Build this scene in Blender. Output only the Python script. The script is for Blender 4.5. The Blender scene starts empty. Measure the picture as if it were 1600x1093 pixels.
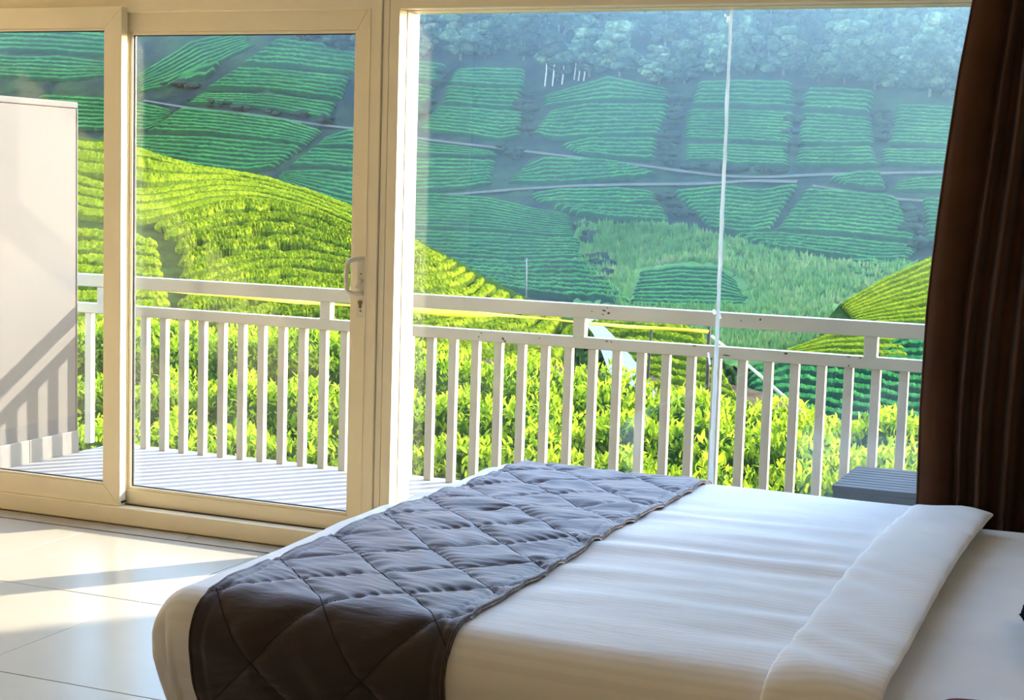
import bpy, bmesh, math, random
import numpy as np
from mathutils import Matrix, Vector
random.seed(7); RNG = np.random.default_rng(7)
SC = bpy.context.scene
COL = SC.collection

# ------------------------------------------------------------------ camera
F_PX, YAW, PITCH, ROLL, CAM_H = 2517.7, 0.396296, 0.104637, -0.029802, 1.6
def cam_axes(y, p, r):
    fwd = np.array([-math.sin(y)*math.cos(p), math.cos(y)*math.cos(p), -math.sin(p)])
    right = np.array([math.cos(y), math.sin(y), 0.0])
    down = np.cross(fwd, right)
    c, s = math.cos(r), math.sin(r)
    return np.array([c*right+s*down, -s*right+c*down, fwd])
CM = cam_axes(YAW, PITCH, ROLL)
CC = np.array([0, 0, CAM_H])
cam = bpy.data.cameras.new('camera'); cam_o = bpy.data.objects.new('camera', cam); COL.objects.link(cam_o)
cam.sensor_fit = 'HORIZONTAL'; cam.sensor_width = 36; cam.lens = 36*F_PX/1600
cam.clip_start = 0.05; cam.clip_end = 3000
mw = Matrix.Identity(4)
for i in range(3):
    mw[i][0] = CM[0][i]; mw[i][1] = -CM[1][i]; mw[i][2] = -CM[2][i]; mw[i][3] = CC[i]
cam_o.matrix_world = mw
SC.camera = cam_o

# ------------------------------------------------------------------ light and exposure
SUN_DIR = Vector((0.76, 1.0, 0.568)).normalized()      # towards the sun
EXPOSURE = 2.62
sun = bpy.data.lights.new('sun', 'SUN'); sun.energy = 2.5; sun.angle = math.radians(0.7); sun.color = (1.0, 0.93, 0.80)
sun_o = bpy.data.objects.new('sun', sun); COL.objects.link(sun_o)
sun_o.rotation_euler = SUN_DIR.to_track_quat('Z', 'Y').to_euler()
world = bpy.data.worlds.new('world'); SC.world = world; world.use_nodes = True
wn = world.node_tree.nodes; wl = world.node_tree.links; wn.clear()
sky = wn.new('ShaderNodeTexSky'); sky.sky_type = 'NISHITA'; sky.sun_disc = False
sky.sun_elevation = math.asin(SUN_DIR.z); sky.sun_rotation = math.atan2(SUN_DIR.x, SUN_DIR.y)
sky.air_density = 1.3; sky.dust_density = 0.5; sky.ozone_density = 3.0
bg = wn.new('ShaderNodeBackground'); bg.inputs['Strength'].default_value = 0.32
wo = wn.new('ShaderNodeOutputWorld'); tint = wn.new('ShaderNodeMix'); tint.data_type = 'RGBA'; tint.blend_type = 'MULTIPLY'; tint.inputs['Factor'].default_value = 1.0; tint.inputs['B'].default_value = (0.98, 0.99, 1.03, 1)
wl.new(sky.outputs[0], tint.inputs['A']); wl.new(tint.outputs['Result'], bg.inputs[0]); wl.new(bg.outputs[0], wo.inputs[0])
vs = SC.view_settings
vs.view_transform = 'Standard'; vs.look = 'None'; vs.gamma = 1.0; vs.use_curve_mapping = False; vs.exposure = EXPOSURE
SC.cycles.max_bounces = 7; SC.cycles.diffuse_bounces = 4; SC.cycles.glossy_bounces = 3; SC.cycles.transmission_bounces = 4
SC.cycles.transparent_max_bounces = 16; SC.cycles.volume_bounces = 0
SC.cycles.caustics_reflective = False; SC.cycles.caustics_refractive = False
SC.cycles.sample_clamp_indirect = 6.0; SC.cycles.use_denoising = True; SC.cycles.use_adaptive_sampling = True; SC.cycles.adaptive_threshold = 0.03

# ------------------------------------------------------------------ pixel rays (1600 x 1093 frame) onto real planes
def rays(px, py):
    v = np.stack([(np.asarray(px, float)-800)/F_PX, (np.asarray(py, float)-546.5)/F_PX, np.ones_like(np.asarray(px, float)*np.asarray(py, float))], -1)
    return v @ CM
def at_y(px, py, y):
    d = rays(px, py); return CC + d*(np.asarray(y, float)/d[..., 1])[..., None]
def at_z(px, py, z):
    d = rays(px, py); return CC + d*((z-CAM_H)/d[..., 2])[..., None]
def X(px, py, y): return float(at_y(px, py, y)[0])
def Z(px, py, y): return float(at_y(px, py, y)[2])

# ------------------------------------------------------------------ material helpers
class NT:
    def __init__(s, name):
        s.m = bpy.data.materials.new(name); s.m.use_nodes = True
        s.n = s.m.node_tree.nodes; s.l = s.m.node_tree.links; s.n.clear()
        s.out = s.n.new('ShaderNodeOutputMaterial')
    def add(s, t, **kw):
        n = s.n.new(t)
        for k, v in kw.items(): setattr(n, k, v)
        return n
    def link(s, a, b): s.l.new(a, b)
    def coord(s, scale=None, kind='Object'):
        c = s.add('ShaderNodeTexCoord'); o = c.outputs[kind]
        if scale is not None:
            m = s.add('ShaderNodeMapping'); m.inputs['Scale'].default_value = scale; s.link(o, m.inputs[0]); o = m.outputs[0]
        return o
    def noise(s, vec, scale, detail=3, rough=0.55):
        n = s.add('ShaderNodeTexNoise'); n.inputs['Scale'].default_value = scale; n.inputs['Detail'].default_value = detail
        n.inputs['Roughness'].default_value = rough
        if vec is not None: s.link(vec, n.inputs['Vector'])
        return n.outputs['Fac']
    def ramp(s, fac, stops):
        r = s.add('ShaderNodeValToRGB'); e = r.color_ramp.elements
        while len(e) < len(stops): e.new(0.5)
        for q, (p, c) in zip(e, stops): q.position = p; q.color = (*c, 1)
        s.link(fac, r.inputs[0]); return r.outputs[0]
    def bump(s, h, strength, dist):
        b = s.add('ShaderNodeBump'); b.inputs['Strength'].default_value = strength; b.inputs['Distance'].default_value = dist
        s.link(h, b.inputs['Height']); return b.outputs[0]
    def pbsdf(s, color=None, rough=0.5, spec=0.5, normal=None, **kw):
        p = s.add('ShaderNodeBsdfPrincipled')
        if isinstance(color, tuple): p.inputs['Base Color'].default_value = (*color, 1)
        elif color is not None: s.link(color, p.inputs['Base Color'])
        p.inputs['Roughness'].default_value = rough; p.inputs['Specular IOR Level'].default_value = spec
        if normal is not None: s.link(normal, p.inputs['Normal'])
        for k, v in kw.items(): p.inputs[k].default_value = v
        return p
    def done(s, sh): s.link(sh.outputs[0] if hasattr(sh, 'outputs') else sh, s.out.inputs['Surface']); return s.m

def m_plain(name, col, rough=0.5, spec=0.4, var=0.06, scale=6, bump=0.0, bdist=0.01, **kw):
    t = NT(name); v = t.coord()
    n = t.noise(v, scale, 4)
    c0 = tuple(max(0, c*(1-var)) for c in col); c1 = tuple(min(1, c*(1+var)) for c in col)
    nm = t.bump(t.noise(v, scale*8, 3), bump, bdist) if bump else None
    return t.done(t.pbsdf(t.ramp(n, [(0.35, c0), (0.65, c1)]), rough, spec, nm, **kw))

def m_foliage(name, stops, scale, trans=0.35, bump=0.6, bdist=0.3, detail=5, tcol=None, rough=0.6, kind='Object', objrand=False):
    t = NT(name); v = t.coord(kind=kind)
    n1 = t.noise(v, scale, detail, 0.65); n2 = t.noise(v, scale*0.13, 2)
    mx = t.add('ShaderNodeMath', operation='MULTIPLY_ADD'); t.link(n2, mx.inputs[0]); mx.inputs[1].default_value = 0.5; 
    sub = t.add('ShaderNodeMath', operation='SUBTRACT'); t.link(n1, sub.inputs[0]); sub.inputs[1].default_value = 0.25
    t.link(sub.outputs[0], mx.inputs[2])
    col = t.ramp(mx.outputs[0], stops)
    if objrand:      # each plant its own shade of leaf
        oi = t.add('ShaderNodeObjectInfo'); mr = t.add('ShaderNodeMapRange'); t.link(oi.outputs['Random'], mr.inputs[0]); mr.inputs[3].default_value = 0.45; mr.inputs[4].default_value = 1.55
        vm = t.add('ShaderNodeVectorMath', operation='SCALE'); t.link(col, vm.inputs[0]); t.link(mr.outputs[0], vm.inputs['Scale']); col = vm.outputs[0]
    nm = t.bump(n1, bump, bdist) if bump else None
    p = t.add('ShaderNodeBsdfDiffuse'); t.link(col, p.inputs['Color'])
    if nm is not None: t.link(nm, p.inputs['Normal'])
    tr = t.add('ShaderNodeBsdfTranslucent'); t.link(col, tr.inputs[0])
    mix = t.add('ShaderNodeMixShader'); mix.inputs[0].default_value = trans
    t.link(p.outputs[0], mix.inputs[1]); t.link(tr.outputs[0], mix.inputs[2])
    return t.done(mix)

def m_glass(name, dust, tint=(0.97, 0.985, 0.98)):
    t = NT(name)
    ge = t.add('ShaderNodeNewGeometry'); dt = t.add('ShaderNodeVectorMath', operation='DOT_PRODUCT'); t.link(ge.outputs['Incoming'], dt.inputs[0]); t.link(ge.outputs['Normal'], dt.inputs[1])
    ab = t.add('ShaderNodeMath', operation='ABSOLUTE'); t.link(dt.outputs['Value'], ab.inputs[0])
    om = t.add('ShaderNodeMath', operation='SUBTRACT'); om.inputs[0].default_value = 1.0; t.link(ab.outputs[0], om.inputs[1])
    pw = t.add('ShaderNodeMath', operation='POWER'); t.link(om.outputs[0], pw.inputs[0]); pw.inputs[1].default_value = 5.0
    fr = t.add('ShaderNodeMath', operation='MULTIPLY_ADD'); t.link(pw.outputs[0], fr.inputs[0]); fr.inputs[1].default_value = 0.96; fr.inputs[2].default_value = 0.04   # Schlick reflectance, same from both faces
    gl = t.add('ShaderNodeBsdfGlossy'); gl.inputs['Roughness'].default_value = 0.0; gl.inputs['Color'].default_value = (0.95, 0.97, 0.97, 1)
    tp = t.add('ShaderNodeBsdfTransparent'); tp.inputs[0].default_value = (*tint, 1)
    m1 = t.add('ShaderNodeMixShader'); t.link(fr.outputs[0], m1.inputs[0]); t.link(tp.outputs[0], m1.inputs[1]); t.link(gl.outputs[0], m1.inputs[2])
    tl = t.add('ShaderNodeBsdfTranslucent'); tl.inputs[0].default_value = (0.9, 0.92, 0.95, 1)
    n = t.noise(t.coord(), 1.3, 5)
    mr = t.add('ShaderNodeMapRange'); t.link(n, mr.inputs[0]); mr.inputs[1].default_value = 0.3; mr.inputs[2].default_value = 0.75
    mr.inputs[3].default_value = dust*0.6; mr.inputs[4].default_value = dust*1.4
    m2 = t.add('ShaderNodeMixShader'); t.link(mr.outputs[0], m2.inputs[0]); t.link(m1.outputs[0], m2.inputs[1]); t.link(tl.outputs[0], m2.inputs[2])
    return t.done(m2)

def m_painted_rail():
    t = NT('chipped_rail_paint'); v = t.coord()
    n = t.noise(v, 5, 5, 0.6); base = t.ramp(t.noise(v, 3, 3), [(0.3, (0.40, 0.365, 0.29)), (0.7, (0.45, 0.415, 0.33))])
    chip = t.ramp(n, [(0.725, (0, 0, 0)), (0.735, (1, 1, 1))])
    mx = t.add('ShaderNodeMix', data_type='RGBA'); t.link(chip, mx.inputs['Factor']); t.link(base, mx.inputs['A']); mx.inputs['B'].default_value = (0.06, 0.035, 0.025, 1)
    return t.done(t.pbsdf(mx.outputs['Result'], 0.42, 0.4))

def m_fabric(name, col, stripe=None, rough=0.85, var=0.04, wr=0.25, wscale=3.0, wdist=0.012, sheen=0.0, spec=0.2):
    t = NT(name); v = t.coord()
    mp = t.add('ShaderNodeMapping'); mp.inputs['Scale'].default_value = (1.0, 3.2, 1.0); t.link(v, mp.inputs[0])
    w = t.noise(mp.outputs[0], wscale, 4, 0.5)
    c = t.ramp(t.noise(v, 4, 2), [(0.3, tuple(x*(1-var) for x in col)), (0.7, tuple(min(1, x*(1+var)) for x in col))])
    if stripe:
        wv = t.add('ShaderNodeTexWave', wave_type='BANDS', bands_direction='Y'); wv.inputs['Scale'].default_value = stripe
        wv.inputs['Distortion'].default_value = 0.6; wv.inputs['Detail'].default_value = 1
        t.link(v, wv.inputs[0])
        mx = t.add('ShaderNodeMix', data_type='RGBA', blend_type='MULTIPLY'); mx.inputs['Factor'].default_value = 1
        s = t.ramp(wv.outputs['Fac'], [(0.35, (0.945, 0.945, 0.95)), (0.6, (1, 1, 1))])
        t.link(c, mx.inputs['A']); t.link(s, mx.inputs['B']); c = mx.outputs['Result']
    nm = t.bump(w, wr, wdist)
    return t.done(t.pbsdf(c, rough, spec, nm, **({'Sheen Weight': sheen, 'Sheen Tint': (1.0, 0.76, 0.80, 1)} if sheen else {})))

M = {}
M['frame'] = m_plain('cream_aluminium', (0.86, 0.76, 0.545), 0.38, 0.4, 0.03, 3)
M['frame_dark'] = m_plain('rubber_gasket', (0.03, 0.03, 0.035), 0.6, 0.3)
M['glass_door'] = m_glass('clean_glass', 0.001)
M['glass_fixed'] = m_glass('dusty_glass', 0.002)
M['backwall'] = m_plain('brown_wall_panelling', (0.16, 0.10, 0.055), 0.7, 0.2, 0.1, 3)
M['wall'] = m_plain('warm_white_plaster', (0.60, 0.47, 0.30), 0.85, 0.2, 0.03, 2, 0.15, 0.004)
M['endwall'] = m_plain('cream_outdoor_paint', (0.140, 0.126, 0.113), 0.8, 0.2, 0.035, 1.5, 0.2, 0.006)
M['ceiling'] = m_plain('ceiling_paint', (0.88, 0.85, 0.80), 0.9, 0.2, 0.02)
M['tile'] = m_plain('polished_cream_tile', (0.40, 0.35, 0.265), 0.26, 0.13, 0.035, 1.2)
M['grout'] = m_plain('dark_grout', (0.030, 0.024, 0.020), 0.8, 0.2)
M['deck'] = m_plain('white_balcony_tile', (0.33, 0.29, 0.255), 0.6, 0.08, 0.03, 2)
M['rail'] = m_painted_rail()
M['sealant'] = m_foliage('white_sealant', [(0.2, (0.84, 0.90, 0.88)), (0.7, (0.93, 0.96, 0.95))], 30, 0.6, 0.3, 0.003)
M['skirting'] = m_plain('cream_skirting_tile', (0.22, 0.20, 0.18), 0.4, 0.3)
M['sheet'] = m_fabric('white_cotton_sheet', (0.88, 0.88, 0.89), None, wr=0.30, wscale=2.2, wdist=0.015)
M['duvet'] = m_fabric('white_striped_cotton', (0.88, 0.88, 0.89), 15.0, wr=0.34, wscale=2.6, wdist=0.016)
M['runner'] = m_fabric('mauve_grey_satin', (0.026, 0.018, 0.020), None, rough=0.55, spec=0.4, sheen=0.34, var=0.08, wr=0.5, wscale=9, wdist=0.010)
M['stitch'] = m_plain('dark_stitching', (0.035, 0.025, 0.035), 0.8, 0.2)
M['curtain'] = m_plain('brown_velvet', (0.07, 0.027, 0.011), 0.85, 0.15, 0.15, 5, 0.1, 0.003, **{'Sheen Weight': 0.15, 'Sheen Roughness': 0.4})
M['bedbase'] = m_plain('black_bed_base', (0.012, 0.011, 0.012), 0.6, 0.3)
M['table'] = m_plain('dark_stained_wood', (0.055, 0.046, 0.046), 0.6, 0.12, 0.25, 9)
M['handle'] = m_plain('beige_handle_paint', (0.74, 0.68, 0.55), 0.35, 0.4, 0.02)
M['brass'] = m_plain('tarnished_brass', (0.22, 0.15, 0.07), 0.4, 0.5, Metallic=0.8)
M['black_cloth'] = m_fabric('black_cushion_cloth', (0.006, 0.0055, 0.007), spec=0.02)
M['red_cloth'] = m_fabric('dark_red_cloth', (0.16, 0.015, 0.02))
M['lamp_glow'] = None
# plants and ground
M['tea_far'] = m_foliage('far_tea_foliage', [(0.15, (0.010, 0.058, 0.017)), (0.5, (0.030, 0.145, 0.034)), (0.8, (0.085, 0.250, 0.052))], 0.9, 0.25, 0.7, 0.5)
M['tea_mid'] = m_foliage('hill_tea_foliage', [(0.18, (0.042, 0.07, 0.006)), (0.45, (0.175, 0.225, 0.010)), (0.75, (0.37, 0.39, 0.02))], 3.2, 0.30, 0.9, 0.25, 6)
M['tea_far_side'] = m_foliage('far_tea_woody_shaded_side', [(0.2, (0.005, 0.022, 0.012)), (0.7, (0.013, 0.050, 0.022))], 0.9, 0.1, 0.7, 0.5)
M['tea_mid_side'] = m_foliage('hill_tea_woody_shaded_side', [(0.2, (0.02, 0.035, 0.005)), (0.6, (0.09, 0.13, 0.012)), (0.8, (0.20, 0.25, 0.02))], 3.2, 0.15, 0.9, 0.25, 6)
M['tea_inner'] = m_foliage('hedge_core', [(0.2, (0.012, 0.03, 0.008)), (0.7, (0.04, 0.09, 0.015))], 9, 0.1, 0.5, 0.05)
M['soil_far'] = m_foliage('far_slope_ground', [(0.2, (0.012, 0.015, 0.022)), (0.45, (0.017, 0.025, 0.023)), (0.7, (0.03, 0.055, 0.024))], 0.22, 0.05, 0.8, 1.0)
M['soil_mid'] = m_foliage('hill_ground', [(0.2, (0.010, 0.025, 0.008)), (0.7, (0.03, 0.065, 0.014))], 1.2, 0.1, 0.6, 0.3)
M['soil_near'] = m_plain('brown_garden_soil', (0.07, 0.05, 0.03), 0.95, 0.0, 0.35, 3, 0.6, 0.05)
M['grass'] = m_foliage('rough_grass', [(0.2, (0.045, 0.12, 0.030)), (0.5, (0.085, 0.20, 0.05)), (0.75, (0.19, 0.24, 0.09))], 0.35, 0.3, 0.5, 0.3)
M['tree'] = m_foliage('forest_foliage', [(0.25, (0.010, 0.026, 0.020)), (0.5, (0.045, 0.085, 0.05)), (0.75, (0.19, 0.26, 0.14))], 0.8, 0.25, 1.0, 0.8, objrand=True)
M['shrub'] = m_foliage('gully_shrub_foliage', [(0.2, (0.015, 0.024, 0.022)), (0.6, (0.030, 0.050, 0.035)), (0.85, (0.08, 0.11, 0.07))], 1.2, 0.1, 1.0, 0.6)
M['bark_dark'] = m_plain('brown_bark', (0.10, 0.09, 0.08), 0.9, 0.1, 0.2, 3)
M['bark'] = m_plain('pale_bark', (0.36, 0.35, 0.32), 0.9, 0.1, 0.2, 3)
M['trail'] = m_plain('earth_trail', (0.085, 0.082, 0.065), 0.95, 0.1, 0.15, 0.6)
M['asphalt'] = m_plain('grey_asphalt', (0.14, 0.145, 0.155), 0.9, 0.2, 0.06, 1.0)
M['pole'] = m_plain('grey_pole', (0.22, 0.21, 0.20), 0.7, 0.2, 0.1)
M['rust'] = m_plain('rusty_iron', (0.06, 0.04, 0.03), 0.8, 0.2, 0.2, 12)
M['bamboo'] = m_plain('pale_bamboo', (0.42, 0.34, 0.20), 0.6, 0.3, 0.1, 8)
M['tape'] = m_plain('yellow_tape', (0.85, 0.60, 0.03), 0.45, 0.4, 0.08, 5)

def m_leaf():
    t = NT('tea_leaf')
    a = t.add('ShaderNodeAttribute'); a.attribute_name = 'tone'
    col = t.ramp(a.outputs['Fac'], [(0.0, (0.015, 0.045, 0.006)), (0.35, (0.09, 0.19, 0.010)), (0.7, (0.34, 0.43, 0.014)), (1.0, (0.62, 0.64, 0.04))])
    p = t.pbsdf(col, 0.5, 0.03)
    tr = t.add('ShaderNodeBsdfTranslucent'); t.link(col, tr.inputs[0])
    mix = t.add('ShaderNodeMixShader'); mix.inputs[0].default_value = 0.5
    t.link(p.outputs[0], mix.inputs[1]); t.link(tr.outputs[0], mix.inputs[2])
    return t.done(mix)
M['leaf'] = m_leaf()

# ------------------------------------------------------------------ object helpers
def tag(o, label=None, cat=None, group=None, kind=None):
    if label: o['label'] = label
    if cat: o['category'] = cat
    if group: o['group'] = group
    if kind: o['kind'] = kind
    return o
def empty(name, loc=(0, 0, 0), **kw):
    o = bpy.data.objects.new(name, None); COL.objects.link(o); o.location = loc; o.empty_display_size = 0.1
    return tag(o, **kw)
def link(name, me, mat, parent=None, smooth=False, **kw):
    if mat is not None:
        me.materials.clear(); me.materials.append(mat)
    if smooth: me.polygons.foreach_set('use_smooth', np.ones(len(me.polygons), bool))
    o = bpy.data.objects.new(name, me); COL.objects.link(o)
    if parent is not None:
        o.parent = parent
        o.matrix_parent_inverse = Matrix.Translation(-Vector(parent.location)) if False else Matrix.Identity(4)
        if parent.type == 'EMPTY': o.location = -Vector(parent.location)
    return tag(o, **kw)
def mesh_np(name, V, Fq):
    me = bpy.data.meshes.new(name); V = np.asarray(V, np.float32).reshape(-1, 3); Fq = np.asarray(Fq, np.int32)
    k = Fq.shape[1]
    me.vertices.add(len(V)); me.vertices.foreach_set('co', V.ravel())
    me.loops.add(Fq.size); me.loops.foreach_set('vertex_index', Fq.ravel())
    me.polygons.add(len(Fq)); me.polygons.foreach_set('loop_start', np.arange(0, Fq.size, k, dtype=np.int32))
    me.update(calc_edges=True); me.validate(); return me
def grid_faces(n, m, wrap=False, off=0):
    i, j = np.meshgrid(np.arange(n-1), np.arange(m if wrap else m-1), indexing='ij')
    j2 = (j+1) % m
    return np.stack([i*m+j, (i+1)*m+j, (i+1)*m+j2, i*m+j2], -1).reshape(-1, 4)+off
def box_me(name, x0, x1, y0, y1, z0, z1, bev=0.0, seg=2):
    bm = bmesh.new(); bmesh.ops.create_cube(bm, size=1)
    for v in bm.verts:
        v.co = (x0+(v.co.x+.5)*(x1-x0), y0+(v.co.y+.5)*(y1-y0), z0+(v.co.z+.5)*(z1-z0))
    if bev: bmesh.ops.bevel(bm, geom=bm.edges[:], offset=bev, segments=seg, affect='EDGES', profile=0.5)
    me = bpy.data.meshes.new(name); bm.to_mesh(me); bm.free(); return me
def box(name, x0, x1, y0, y1, z0, z1, mat, parent=None, bev=0.003, **kw):
    return link(name, box_me(name, x0, x1, y0, y1, z0, z1, bev), M[mat], parent, **kw)
def prism(name, poly, y0, y1, mat, parent=None, bev=0.0015, **kw):      # polygon in x,z extruded along y
    bm = bmesh.new()
    a = [bm.verts.new((x, y0, z)) for x, z in poly]; b = [bm.verts.new((x, y1, z)) for x, z in poly]
    n = len(poly)
    bm.faces.new(a); bm.faces.new(b[::-1])
    for i in range(n): bm.faces.new((a[i], b[i], b[(i+1) % n], a[(i+1) % n]))
    bmesh.ops.recalc_face_normals(bm, faces=bm.faces[:])
    if bev: bmesh.ops.bevel(bm, geom=bm.edges[:], offset=bev, segments=1, affect='EDGES')
    me = bpy.data.meshes.new(name); bm.to_mesh(me); bm.free()
    return link(name, me, M[mat], parent, **kw)
def tube_me(name, pts, rad, sides=8):
    P = np.asarray(pts, float); n = len(P); R = np.broadcast_to(np.asarray(rad, float), (n,))
    T = np.gradient(P, axis=0); T /= np.linalg.norm(T, axis=1)[:, None]+1e-9
    ref = np.array([0, 0, 1.0]) if abs(T[0, 2]) < 0.8 else np.array([0, 1.0, 0])
    A = np.cross(T, ref); A[0] /= np.linalg.norm(A[0])+1e-9
    for i in range(1, n):                                   # carry the frame along the path so it never flips
        a = A[i-1]-T[i]*np.dot(A[i-1], T[i]); A[i] = a/(np.linalg.norm(a)+1e-9)
    B = np.cross(T, A)
    th = np.linspace(0, 2*math.pi, sides, endpoint=False)
    V = P[:, None]+R[:, None, None]*(A[:, None]*np.cos(th)[None, :, None]+B[:, None]*np.sin(th)[None, :, None])
    V = V.reshape(-1, 3); Fq = grid_faces(n, sides, True)
    V = np.vstack([V, P[:1], P[-1:]]); c0 = n*sides
    caps = []
    for j in range(sides):
        caps.append((c0, j, (j+1) % sides, (j+1) % sides)); caps.append((c0+1, (n-1)*sides+(j+1) % sides, (n-1)*sides+j, (n-1)*sides+j))
    bm = bmesh.new(); vs_ = [bm.verts.new(v) for v in V]
    for f in Fq: bm.faces.new([vs_[k] for k in f])
    for f in caps: bm.faces.new([vs_[k] for k in f[:3]])
    bmesh.ops.recalc_face_normals(bm, faces=bm.faces[:])
    me = bpy.data.meshes.new(name); bm.to_mesh(me); bm.free(); return me
def smooth_noise(n, step, amp):
    k = max(2, int(n/step)+2); c = RNG.normal(0, amp, k); return np.interp(np.linspace(0, k-1, n), np.arange(k), c)
def copy_tree(o, parent=None):
    c = o.copy(); COL.objects.link(c); c.parent = parent
    for ch in list(o.children): copy_tree(ch, c)
    return c
# ================================================================== THE ROOM
Y_SEAM, TILE = 5.79, 0.902
# floor: grout bed with polished tiles, each a part
floor = link('floor', box_me('floor', -6.6, 0.7, -2.3, 6.1, -0.12, -0.008), M['grout'], kind='structure')
tile_me = box_me('tile', 0.002, TILE-0.002, 0.002, TILE-0.002, -0.01, 0.0, 0.0012, 1); tile_me.materials.append(M['tile'])
for i in range(-3, 5):
    for j in range(0, 9):
        o = bpy.data.objects.new('tile', tile_me); COL.objects.link(o); o.parent = floor
        o.location = (-3.522-TILE+TILE*i, Y_SEAM-TILE*(j+1), 0)
strip_me = box_me('threshold_tile', 0.0015, TILE-0.0015, 0.015, 0.135, -0.01, 0.0, 0.0012, 1); strip_me.materials.append(M['tile'])
for i in range(-3, 5):
    o = bpy.data.objects.new('threshold_tile', strip_me); COL.objects.link(o); o.parent = floor
    o.location = (-3.522-0.45+TILE*i, Y_SEAM, 0)
CEIL = 3.55
box('ceiling', -6.7, 0.8, -2.4, 6.3, CEIL, CEIL+0.12, 'ceiling', bev=0, kind='structure')
box('wall_left', -6.72, -6.6, -2.4, 6.2, -0.1, CEIL, 'wall', bev=0, kind='structure')
box('wall_right', 0.7, 0.82, -2.4, 6.2, -0.1, CEIL, 'wall', bev=0, kind='structure')
box('wall_back', -6.72, 0.82, -2.42, -2.3, -0.1, CEIL, 'backwall', bev=0, kind='structure')
box('baseboard_back', -6.6, 0.7, -2.3, -2.285, 0, 0.1, 'tile', bev=0, kind='structure')

# --- glazed front: planes
Y_SILL, Y_LSASH, Y_HEAD, Y_DSASH, Y_FIX = 5.93, 5.945, 5.985, 6.005, 6.125
z_head = Z(300, 17.5, Y_HEAD); z_sill = Z(187, 790, Y_LSASH)-0.002
xj0, xj1, xj2, xj3 = X(578, 60, Y_HEAD), X(598, 60, Y_HEAD), X(609, 60, Y_HEAD), X(624, 60, Y_HEAD)
x_left_end = -6.6; z_top = 2.46
Z_TR = 3.42
box('wall_front', -6.72, 0.82, 5.98, 6.12, Z_TR, CEIL, 'wall', bev=0, kind='structure')
# window_added: unseen transom panes added over the top of the view for more daylight
w2 = empty('window_added', (-3.0, 6.05, z_top), kind='structure', label='added row of transom panes bringing daylight in above the doors and window')
box('rail', -6.6, 0.7, 5.99, 6.10, z_top+0.001, z_top+0.05, 'frame', w2)
box('rail', -6.6, 0.7, 5.99, 6.10, Z_TR-0.05, Z_TR-0.001, 'frame', w2)
for k in range(6):
    xk = -6.6+k*7.25/5
    box('mullion', xk, xk+0.05, 5.99, 6.10, z_top+0.051, Z_TR-0.051, 'frame', w2)
    if k < 5: box('glass_pane', xk+0.05, xk+7.25/5, 6.04, 6.046, z_top+0.05, Z_TR-0.05, 'glass_door', w2, bev=0)
# trim_1: the fixed frame of the sliding door
t1 = empty('trim_1', (-4.8, 6.03, 0), kind='structure', label='cream aluminium track frame around the sliding doors')
box('head', x_left_end, xj1-0.001, Y_HEAD, 6.10, z_head, z_top, 'frame', t1)
box('sill', x_left_end, xj1-0.001, Y_SILL, 6.12, 0.0, z_sill, 'frame', t1, bev=0.006)
box('sill_groove', x_left_end, xj0-0.002, Y_SILL+0.057, Y_SILL+0.070, z_sill, z_sill+0.004, 'frame_dark', t1, bev=0)
prism('jamb', [(xj0, z_sill), (xj1-.001, 0.0), (xj1-.001, z_top), (xj0, z_head)], Y_HEAD-0.004, 6.10, 'frame', t1)
box('jamb_step', xj1-0.014, xj1-0.002, Y_HEAD-0.010, Y_HEAD, 0.0, z_top, 'frame', t1, bev=0.001)
box('jamb_fillet', xj0+0.001, xj0+0.006, Y_HEAD-0.007, Y_HEAD, z_sill, z_head, 'frame', t1, bev=0.001)
# trim_2: joint cover between the door frame and the fixed window
t2 = box('trim_2', xj1+0.002, xj2-0.002, Y_HEAD-0.002, 6.10, 0.0, z_top, 'frame', kind='structure')
t2['label'] = 'narrow cream cover strip between sliding door and fixed window'

def sash(root, xg0, xg1, zg0, zg1, wl, wr, wt, wb, y0, thick, bead, glass):
    """four mitred members, a glazing bead, gasket and pane; g = visible glass opening"""
    a0, a1, b0, b1 = xg0-bead, xg1+bead, zg0-bead, zg1+bead       # inner edge of the members
    o0, o1, p0, p1 = a0-wl, a1+wr, b0-wb, b1+wt
    e = 0.0007; y1 = y0+thick
    prism('stile', [(o0, p0), (a0, b0+e), (a0, b1-e), (o0, p1)], y0, y1, 'frame', root)
    prism('stile', [(a1, b0+e), (o1, p0), (o1, p1), (a1, b1-e)], y0, y1, 'frame', root)
    prism('rail', [(o0+e, p1), (a0+e, b1), (a1-e, b1), (o1-e, p1)], y0, y1, 'frame', root)
    prism('rail', [(o0+e, p0), (o1-e, p0), (a1-e, b0), (a0+e, b0)], y0, y1, 'frame', root)
    for s, (u0, u1, w0, w1) in enumerate(((a0, xg0, b0, b1), (xg1, a1, b0, b1), (xg0, xg1, zg1, b1), (xg0, xg1, b0, zg0))):
        box('glazing_bead', u0, u1, y0+0.006, y1-0.004, w0, w1, 'frame', root, bev=0.003)
    yg = y0+thick*0.55
    g = 0.004
    for (u0, u1, w0, w1) in ((xg0, xg0+g, zg0, zg1), (xg1-g, xg1, zg0, zg1), (xg0, xg1, zg1-g, zg1), (xg0, xg1, zg0, zg0+g)):
        box('gasket', u0, u1, yg-0.006, yg+0.006, w0, w1, 'frame_dark', root, bev=0)
    box('glass_pane', xg0, xg1, yg-0.003, yg+0.003, zg0, zg1, glass, root, bev=0)
    return yg

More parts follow.
